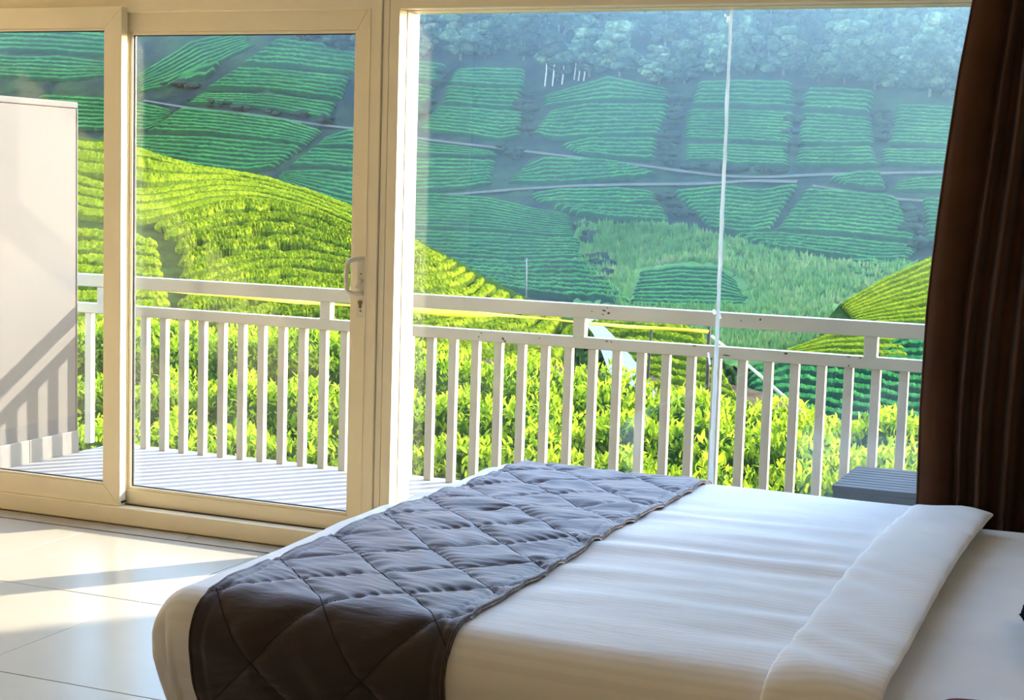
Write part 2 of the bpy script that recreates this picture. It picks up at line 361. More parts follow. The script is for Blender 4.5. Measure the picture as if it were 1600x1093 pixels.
# door_1: the inner sliding sash, cut by the left edge of the view
d1 = empty('door_1', (-5.4, Y_LSASH, z_sill), kind='structure', label='sliding glass sash in cream frame, in front of the balcony end wall')
bead = 0.010
xr = X(160, 400, Y_LSASH); zt = Z(120, 47.5, Y_LSASH); zb = Z(120, 748.5, Y_LSASH)
wr_ = X(188.3, 400, Y_LSASH)-xr-bead
sash(d1, xr-1.98, xr, zb, zt, 0.085, wr_, Z(120, 11, Y_LSASH)-zt-bead, zb-bead-z_sill, Y_LSASH, 0.045, bead, 'glass_door')
box('end_stop', xr+bead+wr_-0.02, xr+bead+wr_+0.004, Y_LSASH+0.012, Y_LSASH+0.045, z_sill+0.012, z_sill+0.022, 'frame_dark', d1, bev=0.001)
# door_2: the outer sliding sash with the handle
d2 = empty('door_2', (-3.7, Y_DSASH, z_sill), kind='structure', label='sliding glass door sash with the beige pull handle')
xg0, xg1 = X(204.5, 400, Y_DSASH), X(547, 400, Y_DSASH); zt = Z(380, 53, Y_DSASH); zb = Z(380, 781, Y_DSASH)
st_r = X(578, 60, Y_DSASH)-xg1-0.014
sash(d2, xg0, xg1, zb, zt, 0.08, st_r, 0.10, zb-0.014-z_sill+0.02, Y_DSASH, 0.042, 0.014, 'glass_door')
# handle with plate, grip, thumb latch and keyhole
hx = X(566, 440, Y_DSASH); hz0, hz1 = Z(565, 496, Y_DSASH), Z(566, 400, Y_DSASH)
pl = box('handle_plate', hx-0.022, hx+0.016, Y_DSASH-0.008, Y_DSASH+0.002, hz0, hz1, 'handle', d2, bev=0.003)
gx = X(541, 432, Y_DSASH-0.05); gz0, gz1 = Z(548, 459, Y_DSASH-0.05), Z(550, 405, Y_DSASH-0.05)
path = [(hx+0.004, Y_DSASH-0.004, gz1), (hx-0.01, Y_DSASH-0.030, gz1), (gx+0.03, Y_DSASH-0.048, gz1), (gx+0.006, Y_DSASH-0.052, gz1-0.012), (gx, Y_DSASH-0.052, (gz0+gz1)/2),
        (gx+0.006, Y_DSASH-0.052, gz0+0.012), (gx+0.03, Y_DSASH-0.048, gz0), (hx-0.01, Y_DSASH-0.030, gz0), (hx+0.004, Y_DSASH-0.004, gz0)]
pth = np.array(path); dd_ = np.r_[0, np.cumsum(np.linalg.norm(np.diff(pth, axis=0), axis=1))]; tt_ = np.linspace(0, dd_[-1], 40); pth = np.stack([np.interp(tt_, dd_, pth[:, c]) for c in range(3)], -1)
for _ in range(2): pth[1:-1] = (pth[:-2]+2*pth[1:-1]+pth[2:])/4
link('pull_handle', tube_me('pull_handle', pth, 0.0105, 10), M['handle'], d2, smooth=True, label='curved beige pull handle')
lz = (hz0*0.42+hz1*0.58)
link('thumb_latch', tube_me('thumb_latch', [(hx+0.004, Y_DSASH-0.014, lz+0.012), (hx-0.002, Y_DSASH-0.022, lz), (hx-0.016, Y_DSASH-0.030, lz-0.024)], [0.010, 0.008, 0.005], 8), M['handle'], pl, smooth=True)
kz = Z(563, 472, Y_DSASH)
link('key_cylinder', tube_me('key_cylinder', [(hx-0.004, Y_DSASH, kz), (hx-0.004, Y_DSASH-0.013, kz)], 0.0085, 14), M['brass'], pl, label='tarnished brass key cylinder')
box('key_slot', hx-0.009, hx+0.001, Y_DSASH-0.012, Y_DSASH-0.002, kz-0.024, kz-0.006, 'brass', pl, bev=0.002)
for zz in (kz-0.036, lz+0.034):
    link('screw', tube_me('screw', [(hx-0.002, Y_DSASH, zz), (hx-0.002, Y_DSASH-0.010, zz)], 0.0035, 10), M['brass'], pl)

# window_1: big fixed window, two panes butted with white sealant
w1 = empty('window_1', (-1.3, Y_FIX, 0.1), kind='structure', label='large fixed window of two butted glass panes')
xa = xj2; xin = xj3; zh = Z(900, 9.5, Y_HEAD); xe = 0.45; z_fs = 0.12
xg = xin+0.003
prism('stile', [(xa, 0.0), (xin, z_fs), (xin, zh), (xa, z_top)], Y_HEAD-0.002, Y_FIX+0.04, 'frame', w1)
prism('rail', [(xa, z_top), (xin, zh), (xe-0.05, zh), (xe, z_top)], Y_HEAD-0.002, Y_FIX+0.04, 'frame', w1)
prism('rail', [(xa, 0), (xe, 0), (xe-0.05, z_fs), (xin, z_fs)], Y_HEAD-0.002, Y_FIX+0.04, 'frame', w1)
prism('stile', [(xe-0.05, z_fs), (xe, 0), (xe, z_top), (xe-0.05, zh)], Y_HEAD-0.002, Y_FIX+0.04, 'frame', w1)
box('glazing_bead', xin, xg, Y_HEAD+0.068, Y_FIX+0.038, z_fs, zh, 'frame', w1, bev=0.001)
zgt = zh-0.004
box('glazing_bead', xg, xe-0.05, Y_HEAD+0.068, Y_FIX+0.038, zh-0.004, zh, 'frame', w1, bev=0.002)
xs_ = X(1127, 380, Y_FIX+0.01)
yg = Y_FIX+0.01
box('glass_pane', xg, xs_-0.003, yg-0.004, yg+0.004, z_fs, zgt, 'glass_fixed', w1, bev=0)
box('glass_pane', xs_+0.003, xe-0.05, yg-0.004, yg+0.004, z_fs, zgt, 'glass_fixed', w1, bev=0)
# irregular sealant bead: lumpy strip on both faces of the joint
n = 90; zz = np.linspace(z_fs, zgt, n); px_of = np.interp(zz, [0.1, 0.55, 1.1, 1.6, 2.26], [0.020, 0.019, 0.014, 0.013, 0.009])
wL = px_of*0.5+np.abs(smooth_noise(n, 3, 0.0016)); wR = px_of*0.5+np.abs(smooth_noise(n, 3, 0.0016))
V = []
for k in range(n):
    c = xs_+smooth_noise(3, 1, 0.0004)[0]
    th = 0.008+abs(RNG.normal(0, 0.001))
    for u, w in ((-wL[k], .004), (-wL[k]*.5, th), (wR[k]*.5, th), (wR[k], .004), (wR[k]*.5, -th), (-wL[k]*.5, -th)): V.append((c+u, yg-w, zz[k]))
link('sealant_joint', mesh_np('sealant_joint', V, grid_faces(n, 6, True)), M['sealant'], w1, smooth=True, label='ragged white sealant line between the two panes')
for (px, py, w, h) in ((1116, 487, .012, .02), (1124, 492, .010, .03), (1121, 478, .008, .02), (1137, 30, .010, .025), (1133, 24, .007, .012), (1108, 560, .008, .05)):
    p = at_y(px, py, yg-0.006)
    o = link('sealant_smear', box_me('sealant_smear', -w/2, w/2, -0.002, 0.002, -h/2, h/2, 0.0015), M['sealant'], w1); o.location = Vector(p)-w1.location; o.rotation_euler[1] = RNG.uniform(-.4, .4)

# --- balcony
box('floor_balcony', -5.74, 2.2, 6.12, 7.74, -0.16, 0.0, 'deck', bev=0.004, kind='structure')
ew = empty('wall_balcony_end', (-5.8, 6.7, 0), kind='structure', label='cream half-height wall closing the end of the balcony')
zE = Z(60, 155, 6.9)
XE = -5.735; YE0, YE1 = 6.10, 7.37
zE = float((CC+rays(124, 160)*(XE/rays(124, 160)[0]))[2])
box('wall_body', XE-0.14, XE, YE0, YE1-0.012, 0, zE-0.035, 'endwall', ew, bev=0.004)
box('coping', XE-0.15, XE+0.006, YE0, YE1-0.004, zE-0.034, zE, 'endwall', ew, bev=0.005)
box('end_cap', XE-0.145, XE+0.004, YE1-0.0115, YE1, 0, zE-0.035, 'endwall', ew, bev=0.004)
for k in range(3):
    box('skirting_tile', XE, XE+0.014, YE0+0.01+k*0.42, YE0+0.01+(k+1)*0.42-0.003, 0, 0.125, 'skirting', ew, bev=0.002)

# railing
YR = 7.637; T = 0.042
rl = empty('balcony_railing', (-3.0, YR+T/2, 0), label='white painted metal balcony railing with rust chips', cat='railing')
zt0 = 0.99
top_rail = box('top_rail', -6.35, 1.9, YR-0.004, YR+0.056, zt0-0.072, zt0, 'rail', rl, bev=0.004)
zm = 0.822
mid_rail = box('mid_rail', -6.35, 1.9, YR-0.002, YR+0.052, zm-0.058, zm, 'rail', rl, bev=0.004)
post_me = box_me('post', -0.031, 0.031, 0.0, 0.054, zm-0.001, zt0-0.071, 0.003); post_me.materials.append(M['rail'])
bal_me = box_me('baluster', -T/2, T/2, 0.004, 0.046, 0.0, zm-0.057, 0.003); bal_me.materials.append(M['rail'])
def place(name, me, loc, parent):
    o = bpy.data.objects.new(name, me); COL.objects.link(o); o.parent = parent; o.location = Vector(loc)-(parent.location if parent.type == 'EMPTY' else Vector()); return o
for k in range(-2, 5): place('post', post_me, (-2.833+1.47*k, YR, 0), rl)
for k in range(-21, 46):
    x = -3.667+0.1297*k
    if -6.3 < x < 1.8: place('baluster', bal_me, (x, YR, 0), rl)
chip_bm = bmesh.new(); bmesh.ops.create_icosphere(chip_bm, subdivisions=1, radius=1); chip_me = bpy.data.meshes.new('rust_chip'); chip_bm.to_mesh(chip_me); chip_bm.free(); chip_me.materials.append(M['rust'])
for (px, py, sx, sz, ro) in ((944, 485, 8, 3, .2), (951, 489, 6, 4, -.3), (942, 491, 5, 2, .1), (925, 486, 4, 1.5, 0), (949, 481, 4, 1.5, .3), (786, 529, 6, 3, .9), (789, 533, 4, 3, .4), (752, 520, 6, 1.2, .1), (948, 533, 5, 2, 0), (955, 534, 3, 2, .3),
                         (1188, 499, 3, 5, .2), (1085, 540, 7, 1.6, .1), (1135, 555, 12, 2, .1), (1228, 552, 6, 3, 0), (1326, 557, 7, 1.6, .1), (1344, 559, 5, 1.6, 0), (1326, 571, 3, 2, 0), (843, 528, 3, 1.5, 0), (1158, 501, 3, 2, .5), (748, 526, 2, 3, .4)):
    p = at_y(px, py, YR-0.0035)
    o = place('rust_chip', chip_me, p, top_rail if p[2] > 0.88 else mid_rail); s = 1/330
    o.scale = (sx*s*.6, 0.0012, sz*s*.6); o.rotation_euler[1] = ro

# side table of dark slats beside the railing
tb = empty('side_table', (-1.0, 6.5, 0), label='low dark slatted wooden table on the balcony beside the railing', cat='table')
tx0, tx1, ty0, ty1, tz = -1.235, -0.72, 6.24, 6.76, 0.45
ns = 9; w = (ty1-ty0)/ns
for k in range(ns): box('slat', tx0, tx1, ty0+k*w+0.005, ty0+(k+1)*w-0.005, tz-0.022, tz, 'table', tb, bev=0.003)
box('apron', tx0+0.004, tx1-0.004, ty0+0.006, ty0+0.028, tz-0.105, tz-0.0225, 'table', tb)
box('apron', tx0+0.004, tx1-0.004, ty1-0.028, ty1-0.006, tz-0.105, tz-0.0225, 'table', tb)
box('apron', tx0+0.004, tx0+0.026, ty0+0.029, ty1-0.029, tz-0.105, tz-0.0225, 'table', tb)
box('apron', tx1-0.026, tx1-0.004, ty0+0.029, ty1-0.029, tz-0.105, tz-0.0225, 'table', tb)
box('lower_panel', tx0+0.03, tx1-0.03, ty0+0.03, ty0+0.05, 0.06, tz-0.106, 'bedbase', tb)
for a in (tx0+0.006, tx1-0.056):
    for b in (ty0+0.0285, ty1-0.0785): box('leg', a+0.021, a+0.05, b, b+0.045, 0, tz-0.0225, 'table', tb)

# unseen wall added out of the frame so that its corner shades the bed
box('wall_sun_block', 2.35, 2.75, 6.3, 12.3, -1.5, 5.3, 'endwall', bev=0, kind='structure')

# ================================================================== BED
BX0, BX1, BY0, BY1, BZ = -2.335, 0.30, 3.265, 5.47, 0.55
def bed_surface(x, y, R, lift=0.0, bulge=True):
    """cloth coordinates (x, y) run over the top and on down the sides"""
    ix0, iy0, iy1 = BX0+R, BY0+R, BY1-R
    dx = np.minimum(x-ix0, 0.0); dy = np.where(y < iy0, y-iy0, np.where(y > iy1, y-iy1, 0.0))
    d = np.hypot(dx, dy); ux = np.where(d > 1e-9, dx/np.maximum(d, 1e-9), 0); uy = np.where(d > 1e-9, dy/np.maximum(d, 1e-9), 0)
    q = R*math.pi/2
    th = np.minimum(d/R, math.pi/2); over = np.maximum(d-q, 0)
    hor = R*np.sin(th)-0.16*over-0.55*over**2; drop = R*(1-np.cos(th))+over*0.97
    nx, nz = np.sin(th), np.cos(th)
    bx = x-dx; by = y-dy
    crown = 0.018*np.cos((by-(BY0+BY1)/2)/(BY1-BY0)*math.pi)
    return np.stack([bx+ux*(hor+lift*nx), by+uy*(hor+lift*nx), BZ+crown-drop+lift*nz], -1), over, ux, uy, th
def wrinkle(x, y, seedv=0, amp=1.0):
    s = seedv
    f = 0.0035*np.sin(2.1*x+23*y+1.7*np.sin(3.1*x+s)+s)+0.0025*np.sin(5.2*x-31*y+2.2*np.sin(2.3*x+4*y+s))
    g = 0.0035*np.sin(1.3*x+6.5*y+s+1.5*np.sin(1.9*x))+0.002*np.sin(7*x+9*y+2*np.sin(4*y+s))+0.0016*np.sin(3*x+47*y+2.5*np.sin(2.7*x+s))*np.clip(np.sin(1.1*x+1.9*y+1), 0, 1)
    m = 0.5+0.5*np.sin(1.7*x+2.3*y+s)
    return amp*(f*m+g)
bed = empty('bed', (-1.0, 4.3, 0), label='low double bed with black base and white sheet by the window', cat='bed')
box('base', BX0+0.12, BX1, BY0+0.10, BY1-0.10, 0.02, 0.30, 'bedbase', bed, bev=0.01, label='black bed base')
# mattress under its sheet
gx, gy = np.meshgrid(np.linspace(BX0+0.03-0.40, BX1, 150), np.linspace(BY0-0.36, BY1+0.36, 130), indexing='ij')
def cloth(name, xs, ys, R, lift, mat, parent, seedv, amp=1.0, thick=0.0, extra=None, **kw):
    gx, gy = np.meshgrid(xs, ys, indexing='ij')
    P, over, ux, uy, th = bed_surface(gx, gy, R, lift)
    w = wrinkle(gx, gy, seedv, amp)*np.cos(th)**1.5
    if extra is not None: w = w+extra(gx, gy, over)
    nx, nz = np.sin(th), np.cos(th)
    P = P+np.stack([ux*nx*w, uy*nx*w, nz*w], -1)
    n, m = gx.shape; V = P.reshape(-1, 3); Fq = grid_faces(n, m)
    if thick:
        off = np.stack([ux*nx*thick, uy*nx*thick, nz*thick], -1)
        V2 = (P-off).reshape(-1, 3); Fq2 = Fq[:, ::-1]+n*m
        idx = np.arange(n*m).reshape(n, m)
        rim = np.concatenate([idx[0, :], idx[1:, -1], idx[-1, -2::-1], idx[-2:0:-1, 0]])
        r2 = np.roll(rim, -1); side = np.stack([r2, rim, rim+n*m, r2+n*m], -1)
        V = np.vstack([V, V2]); Fq = np.vstack([Fq, Fq2, side])
    return link(name, mesh_np(name, V, Fq[:, ::-1]), M[mat], parent, smooth=True, **kw)
cloth('mattress', np.linspace(BX0-0.30, BX1, 120), np.linspace(BY0-0.28, BY1+0.28, 110), 0.095, -0.035, 'sheet', bed, 2.0, 0.5, label='mattress under a white fitted sheet')
# duvet: covers the foot and both sides, ends in a folded-back roll
def duvet_side(gx, gy, over):
    t = np.clip(over/0.25, 0, 1)
    ang = np.sin(gx*11+1.5*np.sin(gx*4))+0.6*np.sin(gx*23+2)+np.sin(gy*14+1.0)*0.7
    dx = np.minimum(gx-(BX0+0.10), 0); dy = np.minimum(gy-(BY0+0.10), 0)
    a = np.arctan2(-dy, -dx+1e-9); incorner = np.clip(np.minimum(-dx, -dy)/0.05, 0, 1); d = np.hypot(dx, dy)
    dep = np.clip((d-0.10)/0.12, 0, 1)*incorner
    crease = -0.050*np.exp(-((a-1.08)/0.12)**2)+0.020*np.exp(-((a-0.72)/0.2)**2)+0.014*np.exp(-((a-1.38)/0.12)**2)
    return t*0.006*ang*(1-incorner)+dep*crease
dv = empty('duvet', (-1.4, 4.3, BZ), label='white striped cotton duvet folded back near the head of the bed', cat='duvet')
cloth('cover', np.linspace(BX0-0.42, -0.60, 240), np.linspace(BY0-0.42, BY1+0.42, 260), 0.10, 0.012, 'duvet', dv, 0.3, 1.0, 0.010, duvet_side)
# folded-back band: a thick flattened roll across the bed
ys = np.linspace(BY0-0.30, BY1-0.15, 150)
prof = []
for a in np.linspace(0, 2*math.pi, 30, endpoint=False):
    cx, cz = math.cos(a), math.sin(a)
    prof.append((0.125*np.sign(cx)*abs(cx)**0.75, 0.019*np.sign(cz)*abs(cz)**0.6))
prof = np.array(prof)
V = []
for k, y in enumerate(ys):
    Pc, over, ux, uy, th = bed_surface(np.array([[-0.655]]), np.array([[y]]), 0.10, 0.024)
    c = Pc[0, 0]; nz, ny = math.cos(th[0, 0]), math.sin(th[0, 0])*uy[0, 0]
    taper = 1.0-0.3*max(0, (k-140)/10)
    for (u, v) in prof:
        vv = v*taper*(1+0.25*math.sin(y*17+u*20)*max(u, 0)*8*0.3)+0.004*math.sin(y*31+u*30+1.3*math.sin(y*9)) * (1 if v > 0 else .3)
        xx = c[0]+u+0.012*math.sin(y*2.2+0.5)+0.02*(y-4.3)*0.3
        V.append((xx, c[1]+ny*vv, c[2]+nz*vv))
me = mesh_np('folded_band', V, grid_faces(len(ys), len(prof), True))
bm = bmesh.new(); bm.from_mesh(me); bmesh.ops.holes_fill(bm, edges=[e for e in bm.edges if e.is_boundary]); bmesh.ops.recalc_face_normals(bm, faces=bm.faces[:]); bm.to_mesh(me); bm.free()
link('folded_band', me, M['duvet'], dv, smooth=True, label='thick folded-back edge of the duvet')

# quilted runner across the foot
RX0, RX1 = -2.185, -1.50
def quilt(gx, gy, over):
    p = 0.30
    a = np.abs(((gx+gy+0.03)/p+0.5) % 1-0.5)*p; b = np.abs(((gx-gy+0.10)/p+0.5) % 1-0.5)*p
    dd = np.minimum(a, b)
    puff = 1-np.exp(-(dd/0.022)**1.2)
    edge = np.minimum(gx-RX0, RX1-gx); hem = np.exp(-((edge-0.035)/0.006)**2)
    pucker = 0.0035*np.sin(60*gx+25*np.sin(9*gy))*np.exp(-dd/0.05)+0.003*np.sin(40*gy+14*gx+3*np.sin(17*gx))
    return 0.008*puff-0.004*hem+pucker*0.55
rn = empty('bed_runner', (-1.85, 4.3, BZ), label='dark mauve grey quilted runner draped across the foot of the bed', cat='bed runner')
rxs = np.linspace(RX0, RX1, 110); rys = np.linspace(BY0-0.42, BY1+0.30, 420)
quilt_o = cloth('quilt', rxs, rys, 0.105, 0.024, 'runner', rn, 0.3, 0.9, 0.010, quilt)
def on_runner(x, y, lift):
    x, y = np.asarray(x, float), np.asarray(y, float)
    P, over, ux, uy, th = bed_surface(x, y, 0.105, lift); w = wrinkle(x, y, 0.3, 0.9)*np.cos(th)**1.5+quilt(x, y, over)
    nx, nz = np.sin(th), np.cos(th)
    return P+np.stack([ux*nx*w, uy*nx*w, nz*w], -1)
k0 = int((RX0+rys[0])/0.30)-1
for fam in (0, 1):
    for k in range(-40, 60):
        n_ = 60
        xx = np.linspace(RX0+0.012, RX1-0.012, n_)
        yy = (k*0.30-0.03-xx) if fam == 0 else (xx+0.10-k*0.30)
        ok = (yy > rys[0]+0.01) & (yy < rys[-1]-0.01)
        if ok.sum() < 8: continue
        link('stitch_line', tube_me('stitch_line', on_runner(xx[ok], yy[ok], 0.0242), 0.0018, 5), M['stitch'], quilt_o)
for xe_ in (RX0+0.004, RX1-0.004):
    yy = rys[2:-2:3]
    link('piping', tube_me('piping', on_runner(np.full(len(yy), xe_), yy, 0.022), 0.005, 6), M['runner'], quilt_o, smooth=True)

def cushion(name, w, h, t, mat, n=28):
    u, v = np.meshgrid(np.linspace(-1, 1, n), np.linspace(-1, 1, n), indexing='ij')
    prof = ((1-u**4)*(1-v**4))**0.5
    pin = 1-0.06*(1-np.abs(u)**2)*np.abs(v)**3
    sh = 1-0.05*(1-v**2)
    Xc = u*w/2*(1-0.07*(1-v**2)*u**2); Yc = v*h/2*(1-0.07*(1-u**2)*v**2)
    top = np.stack([Xc, Yc, t/2*prof], -1).reshape(-1, 3); bot = np.stack([Xc, Yc, -t/2*prof], -1).reshape(-1, 3)
    Fq = grid_faces(n, n); me = mesh_np(name, np.vstack([top, bot]), np.vstack([Fq, Fq[:, ::-1]+n*n]))
    bm = bmesh.new(); bm.from_mesh(me); bmesh.ops.remove_doubles(bm, verts=bm.verts[:], dist=1e-5); bmesh.ops.recalc_face_normals(bm, faces=bm.faces[:]); bm.to_mesh(me); bm.free(); return me
cu = link('cushion', cushion('cushion', 0.42, 0.42, 0.15, 'x'), M['black_cloth'], smooth=True, label='black cushion at the head of the bed, cut by the frame edge', cat='cushion')
cu.location = (-0.115, 3.97, 0.635); cu.rotation_euler = (0.0, math.radians(-22), math.radians(8))
cr = link('cushion', cushion('cushion_red', 0.15, 0.20, 0.12, 'x'), M['red_cloth'], smooth=True, label='small dark red cushion just peeping in at the lower edge', cat='cushion')
cr.location = (-0.325, 3.135, 0.56); cr.rotation_euler = (0, 0, 0.2)

# ================================================================== CURTAIN
nx_, nz_ = 260, 60
s = np.linspace(0, 1, nx_); zc = np.linspace(0.06, 2.62, nz_)
dep = 0.055*np.ones(nx_)
dep -= 0.075*np.clip(1-((s-0.045)/0.062)**2, 0, 1)**0.7                      # broad flat leading panel
for k_, (sc_, wd_, am_) in enumerate([(0.128, 0.010, 0.085), (0.188, 0.013, 0.105), (0.262, 0.014, 0.10), (0.335, 0.015, 0.11), (0.41, 0.016, 0.10)]+[(0.48+0.07*q, 0.017, 0.10) for q in range(8)]):
    dep -= am_*np.exp(-np.abs((s-sc_)/wd_)**1.6)                              # narrow pleat ridges between deep valleys
ker = np.hanning(7); ker /= ker.sum(); dep = np.convolve(np.pad(dep, 3, 'edge'), ker, 'valid')
V = []
for z in zc:
    xl = np.interp(z, [0.0, 0.55, 0.85, 1.2, 1.54, 2.0, 2.25, 2.62], [-0.835, -0.834, -0.837, -0.827, -0.802, -0.765, -0.736, -0.70])
    xr_ = 0.35
    sx = xl+(xr_-xl)*s+0.006*np.sin(z*3+s*14)
    dd = dep*(0.85+0.15*(2.62-z)/2.5)+0.006*np.sin(z*2.2+s*9)
    V.append(np.stack([sx, 5.70+dd, np.full(nx_, z)], -1))
V = np.array(V); n, m = V.shape[:2]; Vf = V.reshape(-1, 3); Fq = grid_faces(n, m)
ct = empty('curtain', (-0.3, 5.7, 0), label='dark brown velvet curtain gathered beside the window', cat='curtain')
me = mesh_np('drape', np.vstack([Vf, Vf+[0, 0.006, 0]]), np.vstack([Fq, Fq[:, ::-1]+n*m]))
drape = link('drape', me, M['curtain'], ct, smooth=True)
hem = np.stack([V[:, 0, 0], V[:, 0, 1]+0.003, V[:, 0, 2]], -1)
link('hem', tube_me('hem', hem, 0.006, 6), M['curtain'], drape, smooth=True)
link('curtain_rod', tube_me('curtain_rod', [(-1.0, 5.7, 2.66), (0.5, 5.7, 2.66)], 0.014, 10), M['rust'], ct, smooth=True)

# added warm fill lamps on the back wall, unseen behind the camera
def fill_lamp(x, z, power, label):
    r = empty('fill_lamp', (x, -2.29, z), label=label, cat='lamp', group='added warm fill lamps on the back wall')
    t = NT('fill_lamp_shade'); e = t.add('ShaderNodeEmission'); e.inputs[0].default_value = (1, 0.74, 0.36, 1); e.inputs[1].default_value = 0.5; shade = t.done(e)
    link('shade', tube_me('shade', [(x, -2.17, z-0.12), (x, -2.17, z+0.12)], 0.09, 20), shade, r, smooth=True)
    box('bracket', x-0.03, x+0.03, -2.30, -2.26, z-0.05, z+0.05, 'brass', r)
    l = bpy.data.lights.new('fill_light', 'AREA'); l.shape = 'DISK'; l.size = 0.3; l.energy = power; l.color = (1.0, 0.72, 0.34)
    lo = bpy.data.objects.new('fill_light', l); COL.objects.link(lo); lo.parent = r; lo.location = (0, 0.24, 0); lo.rotation_euler = (math.radians(90), 0, 0)
fill_lamp(-0.9, 1.75, 1.5, 'added warm fill lamp on the back wall, farther from the bed')
fill_lamp(0.2, 1.75, 1.0, 'added warm fill lamp on the back wall, nearer the corner')
# ================================================================== OUTSIDE: sheets of terrain and tea rows
def horizon(px): return 284+0.0296*(np.asarray(px, float)-800)
def y_far(px, py):
    return np.interp(py, [-260, -100, 0, 110, 200, 280, 340, 400, 470, 500, 560, 640, 760], [338, 306, 285, 262, 243, 226, 213, 200, 178, 165, 135, 95, 60])
CREST = np.array([(-400, 215), (-150, 205), (0, 203), (100, 207), (205, 225), (300, 254), (400, 279), (480, 299), (550, 323), (640, 366), (700, 396), (760, 431), (820, 461), (870, 482), (905, 500), (960, 530)], float)
def crest(px): return np.interp(px, CREST[:, 0], CREST[:, 1])
def y_mid(px, py):
    px = np.asarray(px, float); py = np.asarray(py, float)
    yc = np.interp(px, [100, 560, 760, 905], [118, 108, 88, 66]); base = np.interp(px, [100, 600, 905], [600, 590, 600])
    f = (base-py)/(base-crest(px))
    fc = np.clip(f, 0, 1)
    y = 27+(yc-27)*(0.45*fc+0.55*(1-(1-fc)**0.72))
    return np.maximum(y+np.minimum(f, 0)*55, 13.5)+np.maximum(f-1, 0)*60
def linear_depth(py0, y0, py1, y1, tilt=0.0, xc=800):
    def fn(px, py): return y0+(np.asarray(py, float)-py0)/(py1-py0)*(y1-y0)+tilt*(np.asarray(px, float)-xc)
    return fn
def resample(poly, m):
    P = np.asarray(poly, float); d = np.r_[0, np.cumsum(np.hypot(*np.diff(P, axis=0).T))]
    # smooth the corners with a fine Catmull-like interpolation
    t = np.linspace(0, d[-1], m*3); Q = np.stack([np.interp(t, d, P[:, 0]), np.interp(t, d, P[:, 1])], -1)
    k = max(3, m//6*2+1); ker = np.hanning(k+2)[1:-1]; ker /= ker.sum()
    Qp = np.vstack([Q[0]-(Q[1:k//2+1][::-1]-Q[0]), Q, Q[-1]-(Q[-k//2:-1][::-1]-Q[-1])]) if k//2 >= 1 else Q
    for c in (0, 1):
        s_ = np.convolve(Qp[:, c], ker, 'same')
        s_ = s_[len(Qp)//2-len(Q)//2:][:len(Q)] if len(Qp) != len(Q) else s_
        Q[:, c] = s_[:len(Q)] if len(s_) >= len(Q) else Q[:, c]
    Q[0], Q[-1] = P[0], P[-1]
    return Q[::3] if len(Q[::3]) == m else np.stack([np.interp(np.linspace(0, 1, m), np.linspace(0, 1, len(Q)), Q[:, c]) for c in (0, 1)], -1)
def row_mesh(name, K, s0, s1, depth, seg, fill=0.84, hfac=0.55, cross=7, rough=0.06, sink=0.15, lump=0.10, side_at=0.72):
    """K: (keys, m, 2) resampled key curves, top to bottom; one hump between s0 and s1"""
    nk, m = K.shape[:2]
    def curve(s):
        f = np.clip(s, 0, 1)*(nk-1); i = np.minimum(np.floor(f).astype(int), nk-2); t = (f-i)[:, None]
        j = np.arange(m); return K[i, j]*(1-t)+K[i+1, j]*t
    wob = smooth_noise(m, max(4, 22/seg), 0.07)*(s1-s0)
    mid = (s0+s1)/2+wob; half = (s1-s0)/2*fill
    tt = np.linspace(0, 1, m); L = max(1e-6, m*seg)
    endr = np.clip(np.minimum(tt, 1-tt)*L/(6.0+0.02*L), 0, 1)**0.5
    wv = 1+smooth_noise(m, max(2, 5/seg), lump)
    vs_ = np.linspace(-1, 1, cross); A = at_pix(curve(mid-half), depth); B = at_pix(curve(mid+half), depth)
    wid = np.linalg.norm(A-B, axis=1)
    pa, pb = curve(mid-half), curve(mid+half)
    app = np.minimum(np.hypot(*(pa-pb).T), 20)/F_PX*A[:, 1]*1.08              # how tall the strip looks, in metres at its distance
    hgt = hfac*np.minimum(app, wid*0.8)*endr*wv
    rows = []
    for v in vs_:
        p = curve(mid+v*half*np.clip(endr, 0.25, 1))
        q = at_pix(p, depth)
        h = hgt*(1-abs(v)**2.6)**0.55
        q[:, 2] += h-sink*(abs(v) > 0.99)
        rows.append(q)
    V = np.stack(rows, 1)                                   # m, cross, 3
    sc = app.mean()
    V += RNG.normal(0, 1, V.shape)*rough*sc*np.array([0.7, 0.5, 1.0])
    # plucked flush on top (slot 0), woody sides below (slot 1) darkened to paint in shade between rows
    me = mesh_np(name, V.reshape(-1, 3), grid_faces(m, cross)[:, ::-1])
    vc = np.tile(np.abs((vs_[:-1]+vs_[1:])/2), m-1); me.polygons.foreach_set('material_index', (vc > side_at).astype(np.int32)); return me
def at_pix(p, depth): return at_y(p[:, 0], p[:, 1], depth(p[:, 0], p[:, 1]))
def join_np(name, meshes):
    Vs, Fs, Ms, off = [], [], [], 0
    for me in meshes:
        v = np.empty(len(me.vertices)*3, np.float32); me.vertices.foreach_get('co', v)
        f = np.empty(len(me.loops), np.int32); me.loops.foreach_get('vertex_index', f)
        Vs.append(v.reshape(-1, 3)); Fs.append(f.reshape(-1, 4)+off); off += len(me.vertices)
        mi = np.empty(len(me.polygons), np.int32); me.polygons.foreach_get('material_index', mi); Ms.append(mi); bpy.data.meshes.remove(me)
    me = mesh_np(name, np.vstack(Vs), np.vstack(Fs)); me.polygons.foreach_set('material_index', np.concatenate(Ms)); return me
